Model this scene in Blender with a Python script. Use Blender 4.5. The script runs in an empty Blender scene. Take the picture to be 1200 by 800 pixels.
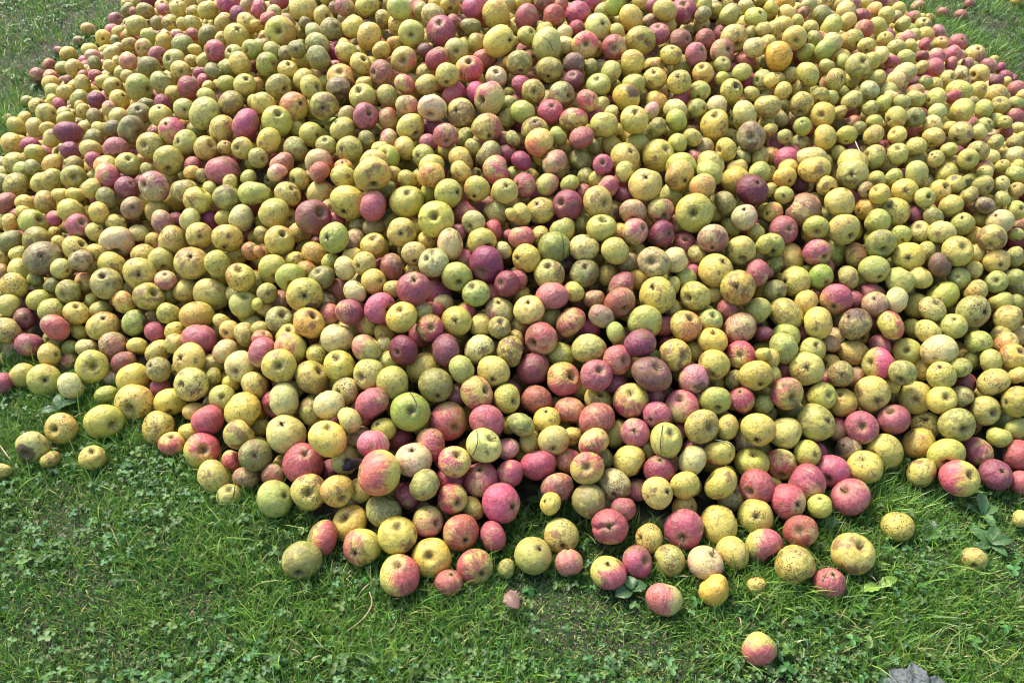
import bpy, math, random
import numpy as np
from mathutils import Matrix, Vector

# ------------------------------------------------------------------ camera, world, sun, exposure
sc = bpy.context.scene
CAM_H, PITCH, FPX = 1.45, math.radians(41.0), 1000.0     # focal length in pixels of the 1200-wide photograph
cam_data = bpy.data.cameras.new("camera")
cam_data.sensor_width = 36.0
cam_data.lens = 36.0 * FPX / 1200.0
cam_data.clip_end = 500.0
cam = bpy.data.objects.new("camera", cam_data)
sc.collection.objects.link(cam)
cam.location = (0, 0, CAM_H)
cam.rotation_euler = (math.radians(90) - PITCH, 0, 0)
sc.camera = cam

SUN_EL, SUN_AZ = math.radians(52.0), math.radians(-38.0)  # azimuth from +Y (away from the camera) towards +X
world = bpy.data.worlds.new("World"); sc.world = world; world.use_nodes = True
wn = world.node_tree; bg = wn.nodes["Background"]
sky = wn.nodes.new("ShaderNodeTexSky"); sky.sky_type = 'NISHITA'; sky.sun_disc = False
sky.sun_elevation = SUN_EL; sky.sun_rotation = SUN_AZ; sky.dust_density = 3.0; sky.air_density = 1.0
wn.links.new(sky.outputs[0], bg.inputs[0]); bg.inputs[1].default_value = 0.15
sd = bpy.data.lights.new("sun", 'SUN'); sd.energy = 2.5; sd.angle = math.radians(14.0); sd.color = (1.0, 0.95, 0.86)
sun = bpy.data.objects.new("sun", sd); sc.collection.objects.link(sun)
dvec = Vector((math.sin(SUN_AZ)*math.cos(SUN_EL), math.cos(SUN_AZ)*math.cos(SUN_EL), math.sin(SUN_EL)))
sun.rotation_euler = dvec.to_track_quat('Z', 'Y').to_euler()
sc.view_settings.view_transform = 'Standard'; sc.view_settings.look = 'None'
sc.view_settings.gamma = 1.0; sc.view_settings.exposure = 1.2
sc.cycles.filter_width = 1.1
sc.cycles.max_bounces = 4; sc.cycles.diffuse_bounces = 3; sc.cycles.glossy_bounces = 2; sc.cycles.transmission_bounces = 2

# ------------------------------------------------------------------ projection helpers
S_, C_ = math.sin(PITCH), math.cos(PITCH)
RIGHT = np.array([1.0, 0, 0]); UP = np.array([0, S_, C_]); FWD = np.array([0, C_, -S_])
ORG = np.array([0, 0, CAM_H])
def ray(px, py):
    px = np.asarray(px, float); py = np.asarray(py, float)
    return FWD + ((px - 600) / FPX)[..., None] * RIGHT - ((py - 400) / FPX)[..., None] * UP
def ground_at(px, py, z=0.0):
    d = ray(px, py); t = (z - CAM_H) / d[..., 2]
    return ORG + t[..., None] * d
def project(P):
    q = np.asarray(P) - ORG; z = q @ FWD
    return 600 + FPX * (q @ RIGHT) / z, 400 - FPX * (q @ UP) / z, z

def tag(o, label=None, cat=None, group=None, kind=None):
    if label: o["label"] = label
    if cat: o["category"] = cat
    if group: o["group"] = group
    if kind: o["kind"] = kind
    return o
def make_mesh(name, V, faces_list, mat=None, smooth=True):
    """V (n,3); faces_list: list of int arrays (m,k)"""
    me = bpy.data.meshes.new(name)
    V = np.ascontiguousarray(V, dtype=np.float32)
    me.vertices.add(len(V)); me.vertices.foreach_set("co", V.ravel())
    loops = np.concatenate([f.ravel() for f in faces_list]).astype(np.int32)
    tot = np.concatenate([np.full(len(f), f.shape[1]) for f in faces_list]).astype(np.int32)
    start = np.concatenate([[0], np.cumsum(tot)[:-1]]).astype(np.int32)
    me.loops.add(len(loops)); me.loops.foreach_set("vertex_index", loops)
    me.polygons.add(len(tot)); me.polygons.foreach_set("loop_start", start); me.polygons.foreach_set("loop_total", tot)
    me.polygons.foreach_set("use_smooth", np.full(len(tot), smooth))
    me.update(calc_edges=True); me.validate()
    if mat: me.materials.append(mat)
    return me
def link(name, me, parent=None):
    o = bpy.data.objects.new(name, me); sc.collection.objects.link(o)
    if parent: o.parent = parent
    return o
def setattr_vec(me, name, A):
    a = me.attributes.new(name, 'FLOAT_VECTOR', 'POINT'); a.data.foreach_set("vector", np.ascontiguousarray(A, dtype=np.float32).ravel())
def setattr_f(me, name, A):
    a = me.attributes.new(name, 'FLOAT', 'POINT'); a.data.foreach_set("value", np.ascontiguousarray(A, dtype=np.float32).ravel())

# ------------------------------------------------------------------ node helpers
class NT:
    def __init__(s, name):
        s.m = bpy.data.materials.new(name); s.m.use_nodes = True
        s.t = s.m.node_tree; s.b = s.t.nodes["Principled BSDF"]
    def n(s, typ, **kw):
        x = s.t.nodes.new(typ)
        for k, v in kw.items(): setattr(x, k, v)
        return x
    def set(s, sock, v):
        if isinstance(v, bpy.types.NodeSocket): s.t.links.new(v, sock)
        else: sock.default_value = v
    def math(s, op, a, b=0.0, c=None, clamp=False):
        x = s.n("ShaderNodeMath", operation=op, use_clamp=clamp); s.set(x.inputs[0], a); s.set(x.inputs[1], b)
        if c is not None: s.set(x.inputs[2], c)
        return x.outputs[0]
    def mix(s, f, a, b, mode='MIX'):
        x = s.n("ShaderNodeMix", data_type='RGBA', blend_type=mode); s.set(x.inputs[0], f)
        for sock, v in ((x.inputs[6], a), (x.inputs[7], b)):
            s.set(sock, v if isinstance(v, bpy.types.NodeSocket) else (*v, 1.0))
        return x.outputs[2]
    def ss(s, v, lo, hi, a=0.0, b=1.0):
        x = s.n("ShaderNodeMapRange", interpolation_type='SMOOTHSTEP'); s.set(x.inputs[0], v)
        s.set(x.inputs[1], lo); s.set(x.inputs[2], hi); s.set(x.inputs[3], a); s.set(x.inputs[4], b)
        return x.outputs[0]
    def noise(s, vec, scale, detail=2.0, rough=0.5, out=0):
        x = s.n("ShaderNodeTexNoise"); s.set(x.inputs["Vector"], vec); x.inputs["Scale"].default_value = scale
        x.inputs["Detail"].default_value = detail; x.inputs["Roughness"].default_value = rough
        return x.outputs[out]
    def voro(s, vec, scale, feature='F1', out="Distance"):
        x = s.n("ShaderNodeTexVoronoi", feature=feature); s.set(x.inputs["Vector"], vec); x.inputs["Scale"].default_value = scale
        return x.outputs[out]
    def attr(s, name, out="Vector"):
        return s.n("ShaderNodeAttribute", attribute_name=name).outputs[out]
    def vm(s, op, a, b=(0, 0, 0)):
        x = s.n("ShaderNodeVectorMath", operation=op); s.set(x.inputs[0], a)
        if op == 'SCALE': s.set(x.inputs[3], b)
        else: s.set(x.inputs[1], b)
        return x.outputs[1] if op in ('LENGTH', 'DOT_PRODUCT') else x.outputs[0]
    def sep(s, v):
        x = s.n("ShaderNodeSeparateXYZ"); s.set(x.inputs[0], v); return x.outputs
    def comb(s, a, b, c):
        x = s.n("ShaderNodeCombineXYZ"); s.set(x.inputs[0], a); s.set(x.inputs[1], b); s.set(x.inputs[2], c); return x.outputs[0]
    def bump(s, h, strength, dist):
        x = s.n("ShaderNodeBump"); x.inputs["Strength"].default_value = strength; x.inputs["Distance"].default_value = dist
        s.set(x.inputs["Height"], h); s.t.links.new(x.outputs[0], s.b.inputs["Normal"])
    def out(s, **kw):
        for k, v in kw.items(): s.set(s.b.inputs[k.replace('_', ' ')], v if isinstance(v, (bpy.types.NodeSocket, float)) else (*v, 1.0))
        return s.m

def apple_material():
    m = NT("apple_skin")
    lc = m.attr("lc"); seed = m.attr("sd"); base = m.attr("ca"); blush = m.attr("cb"); prm = m.attr("prm"); prm2 = m.attr("prm2")
    v = m.vm('ADD', lc, m.vm('SCALE', seed, 40.0))
    p = m.sep(prm); q = m.sep(prm2)                    # p: blush amount, spots, grime ; q: blush direction term, bruise, dustiness
    l = m.sep(lc)
    rho = m.math('SQRT', m.math('ADD', m.math('MULTIPLY', l[0], l[0]), m.math('MULTIPLY', l[1], l[1])))
    inv = m.math('DIVIDE', 1.0, m.math('MAXIMUM', rho, 0.06))
    sv = m.comb(m.math('MULTIPLY', m.math('MULTIPLY', l[0], inv), 4.5), m.math('MULTIPLY', m.math('MULTIPLY', l[1], inv), 4.5), m.math('MULTIPLY', l[2], 0.55))
    streak = m.noise(m.vm('ADD', sv, m.vm('SCALE', seed, 31.0)), 2.2, 3.0, 0.6)
    n1 = m.noise(v, 1.3, 3.0, 0.55); n2 = m.noise(v, 3.0, 2.0); n3 = m.noise(v, 6.0, 7.0, 0.72)
    # base: patches of greener and warmer skin
    dr = m.math('ADD', q[0], m.math('MULTIPLY', m.math('SUBTRACT', n1, 0.5), 2.5))
    base2 = m.mix(m.ss(m.math('ADD', n2, m.math('MULTIPLY', dr, 0.12)), 0.45, 0.70, 0.0, 0.55), base, m.mix(0.55, base, (0.62, 0.36, 0.08)))
    base2 = m.mix(m.ss(dr, 0.1, -1.1, 0.0, 0.75), base2, m.mix(0.55, base, (0.40, 0.43, 0.08)))
    base2 = m.mix(m.ss(m.noise(m.vm('ADD', v, (21.0, 3.3, 1.9)), 1.9, 2.0), 0.52, 0.72, 0.0, 0.45), base2, m.mix(0.4, base, (0.80, 0.74, 0.34)))
    bm = m.math('ADD', m.math('MULTIPLY', q[0], 0.42), m.math('MULTIPLY', m.math('SUBTRACT', n1, 0.5), 2.0))
    bm = m.math('ADD', bm, m.math('MULTIPLY', m.math('SUBTRACT', streak, 0.5), 1.0))
    bm = m.math('ADD', bm, m.math('SUBTRACT', m.math('MULTIPLY', p[0], 2.0), 1.0))
    mask = m.ss(bm, -0.30, 0.42)
    # the bowl round the stem stays yellowish green
    polemask = m.ss(m.math('ADD', rho, m.math('MULTIPLY', m.math('SUBTRACT', streak, 0.5), 0.6)), 0.12, 0.52, 0.30, 1.0)
    col = m.mix(m.math('MULTIPLY', mask, polemask), base2, blush)
    col = m.mix(m.math('MULTIPLY', m.ss(streak, 0.48, 0.60), m.math('MULTIPLY', mask, 0.65)), col, m.vm('MULTIPLY', blush, (0.62, 0.5, 0.6)))
    # lenticels
    vd = m.voro(v, 11.0); col = m.mix(m.ss(vd, 0.13, 0.05, 0.0, 0.30), col, (0.72, 0.62, 0.34))
    # dusty bloom
    col = m.mix(m.math('MULTIPLY', m.ss(n3, 0.40, 0.66), m.math('MULTIPLY', q[2], 0.8)), col, m.mix(0.35, (0.46, 0.41, 0.26), col))
    # sooty grime
    g1 = m.noise(v, 2.1, 8.0, 0.75)
    gm = m.ss(m.math('ADD', g1, m.math('MULTIPLY', m.math('SUBTRACT', p[2], 0.5), 0.36)), 0.52, 0.68)
    col = m.mix(m.math('MULTIPLY', gm, m.math('MULTIPLY', 0.60, m.ss(p[2], 0.0, 0.5, 0.35, 1.0))), col, (0.105, 0.088, 0.035))
    # bruises
    g2 = m.noise(m.vm('ADD', v, (7.3, 1.1, 4.2)), 1.15, 3.0, 0.6)
    bmask = m.ss(m.math('ADD', g2, m.math('MULTIPLY', m.math('SUBTRACT', q[1], 0.5), 0.34)), 0.58, 0.66)
    col = m.mix(m.math('MULTIPLY', bmask, 0.78), col, m.mix(n3, (0.10, 0.05, 0.035), (0.34, 0.18, 0.07)))
    rt = m.ss(m.math('ADD', m.attr("rot", "Fac"), m.math('MULTIPLY', m.math('SUBTRACT', m.noise(v, 2.6, 6.0, 0.7), 0.5), 0.55)), -0.02, 0.07)
    col = m.mix(m.math('MULTIPLY', rt, 0.88), col, m.mix(m.ss(n3, 0.35, 0.65), (0.050, 0.028, 0.024), (0.16, 0.085, 0.055)))
    # scab spots: two sizes, clustered
    cl = m.noise(m.vm('ADD', v, (1.3, 9.1, 2.2)), 1.6, 2.0)
    wv = m.vm('ADD', v, m.vm('SCALE', m.noise(v, 9.0, 3.0, 0.6, out=1), 0.10))
    s1 = m.voro(wv, 5.5); s2 = m.voro(wv, 14.0)
    k = m.math('ADD', m.math('MULTIPLY', p[1], 0.8), m.math('MULTIPLY', m.math('SUBTRACT', cl, 0.62), 1.3))
    sp1 = m.ss(m.math('SUBTRACT', s1, m.math('MULTIPLY', k, 0.34)), 0.05, -0.03)
    sp2 = m.ss(m.math('SUBTRACT', s2, m.math('MULTIPLY', k, 0.42)), 0.05, -0.04)
    col = m.mix(m.math('MULTIPLY', sp1, 0.88), col, (0.085, 0.035, 0.022))
    col = m.mix(m.math('MULTIPLY', sp2, 0.88), col, (0.075, 0.042, 0.022))
    # hairline cracks
    rd = m.math('ABSOLUTE', m.math('SUBTRACT', m.noise(v, 1.5, 3.0, 0.65), 0.47))
    cr = m.math('MULTIPLY', m.ss(rd, 0.009, 0.002), m.ss(cl, 0.50, 0.58))
    col = m.mix(m.math('MULTIPLY', cr, 0.75), col, (0.09, 0.05, 0.03))
    # russet in the two bowls, rayed outwards
    rr = m.ss(m.math('ADD', rho, m.math('MULTIPLY', m.math('SUBTRACT', streak, 0.5), 0.8)), 0.34, 0.06)
    col = m.mix(m.math('MULTIPLY', rr, 0.82), col, (0.13, 0.09, 0.035))
    # fine mottling and pepper-like specks that every windfall has
    nf = m.noise(m.vm('ADD', v, (3.1, 5.7, 8.8)), 11.0, 6.0, 0.8)
    mot = m.ss(nf, 0.36, 0.64, 0.84, 1.08)
    col = m.vm('MULTIPLY', col, m.comb(mot, mot, m.math('MULTIPLY', mot, mot)))
    nb = m.noise(m.vm('ADD', v, (13.1, 2.7, 6.8)), 3.4, 5.0, 0.7)
    col = m.mix(m.ss(nb, 0.54, 0.64, 0.0, 0.60), col, m.mix(0.45, m.vm('MULTIPLY', col, (0.42, 0.34, 0.34)), (0.20, 0.13, 0.07)))
    vs = m.n("ShaderNodeTexVoronoi", feature='F1'); m.set(vs.inputs["Vector"], wv); vs.inputs["Scale"].default_value = 9.0
    pick = m.ss(m.sep(vs.outputs["Color"])[0], 0.52, 0.56)
    col = m.mix(m.math('MULTIPLY', m.math('MULTIPLY', m.ss(vs.outputs["Distance"], 0.19, 0.08), pick), 0.82), col, (0.07, 0.045, 0.025))
    rough = m.ss(n3, 0.3, 0.7, 0.30, 0.56)
    m.bump(m.math('ADD', m.math('ADD', n3, m.math('MULTIPLY', sp1, -0.6)), m.math('MULTIPLY', m.noise(v, 2.2, 3.0), 2.0)), 0.5, 0.004)
    m.out(Base_Color=col, Roughness=rough, Specular_IOR_Level=0.42)
    return m.m
M_APPLE = apple_material()

def simple_mat(name, c1, c2, scale=20.0, rough=0.8, spec=0.3, obj=True):
    m = NT(name)
    tc = m.n("ShaderNodeTexCoord").outputs["Object"]
    n = m.noise(tc, scale, 5.0, 0.65)
    m.bump(n, 0.4, 0.002)
    return m.out(Base_Color=m.mix(m.ss(n, 0.35, 0.65), c1, c2), Roughness=rough, Specular_IOR_Level=spec)
M_STEM = simple_mat("stem_bark", (0.10, 0.055, 0.025), (0.22, 0.14, 0.06), 3.0)
M_CALYX = simple_mat("calyx_dry", (0.045, 0.03, 0.018), (0.14, 0.10, 0.05), 3.0)

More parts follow.
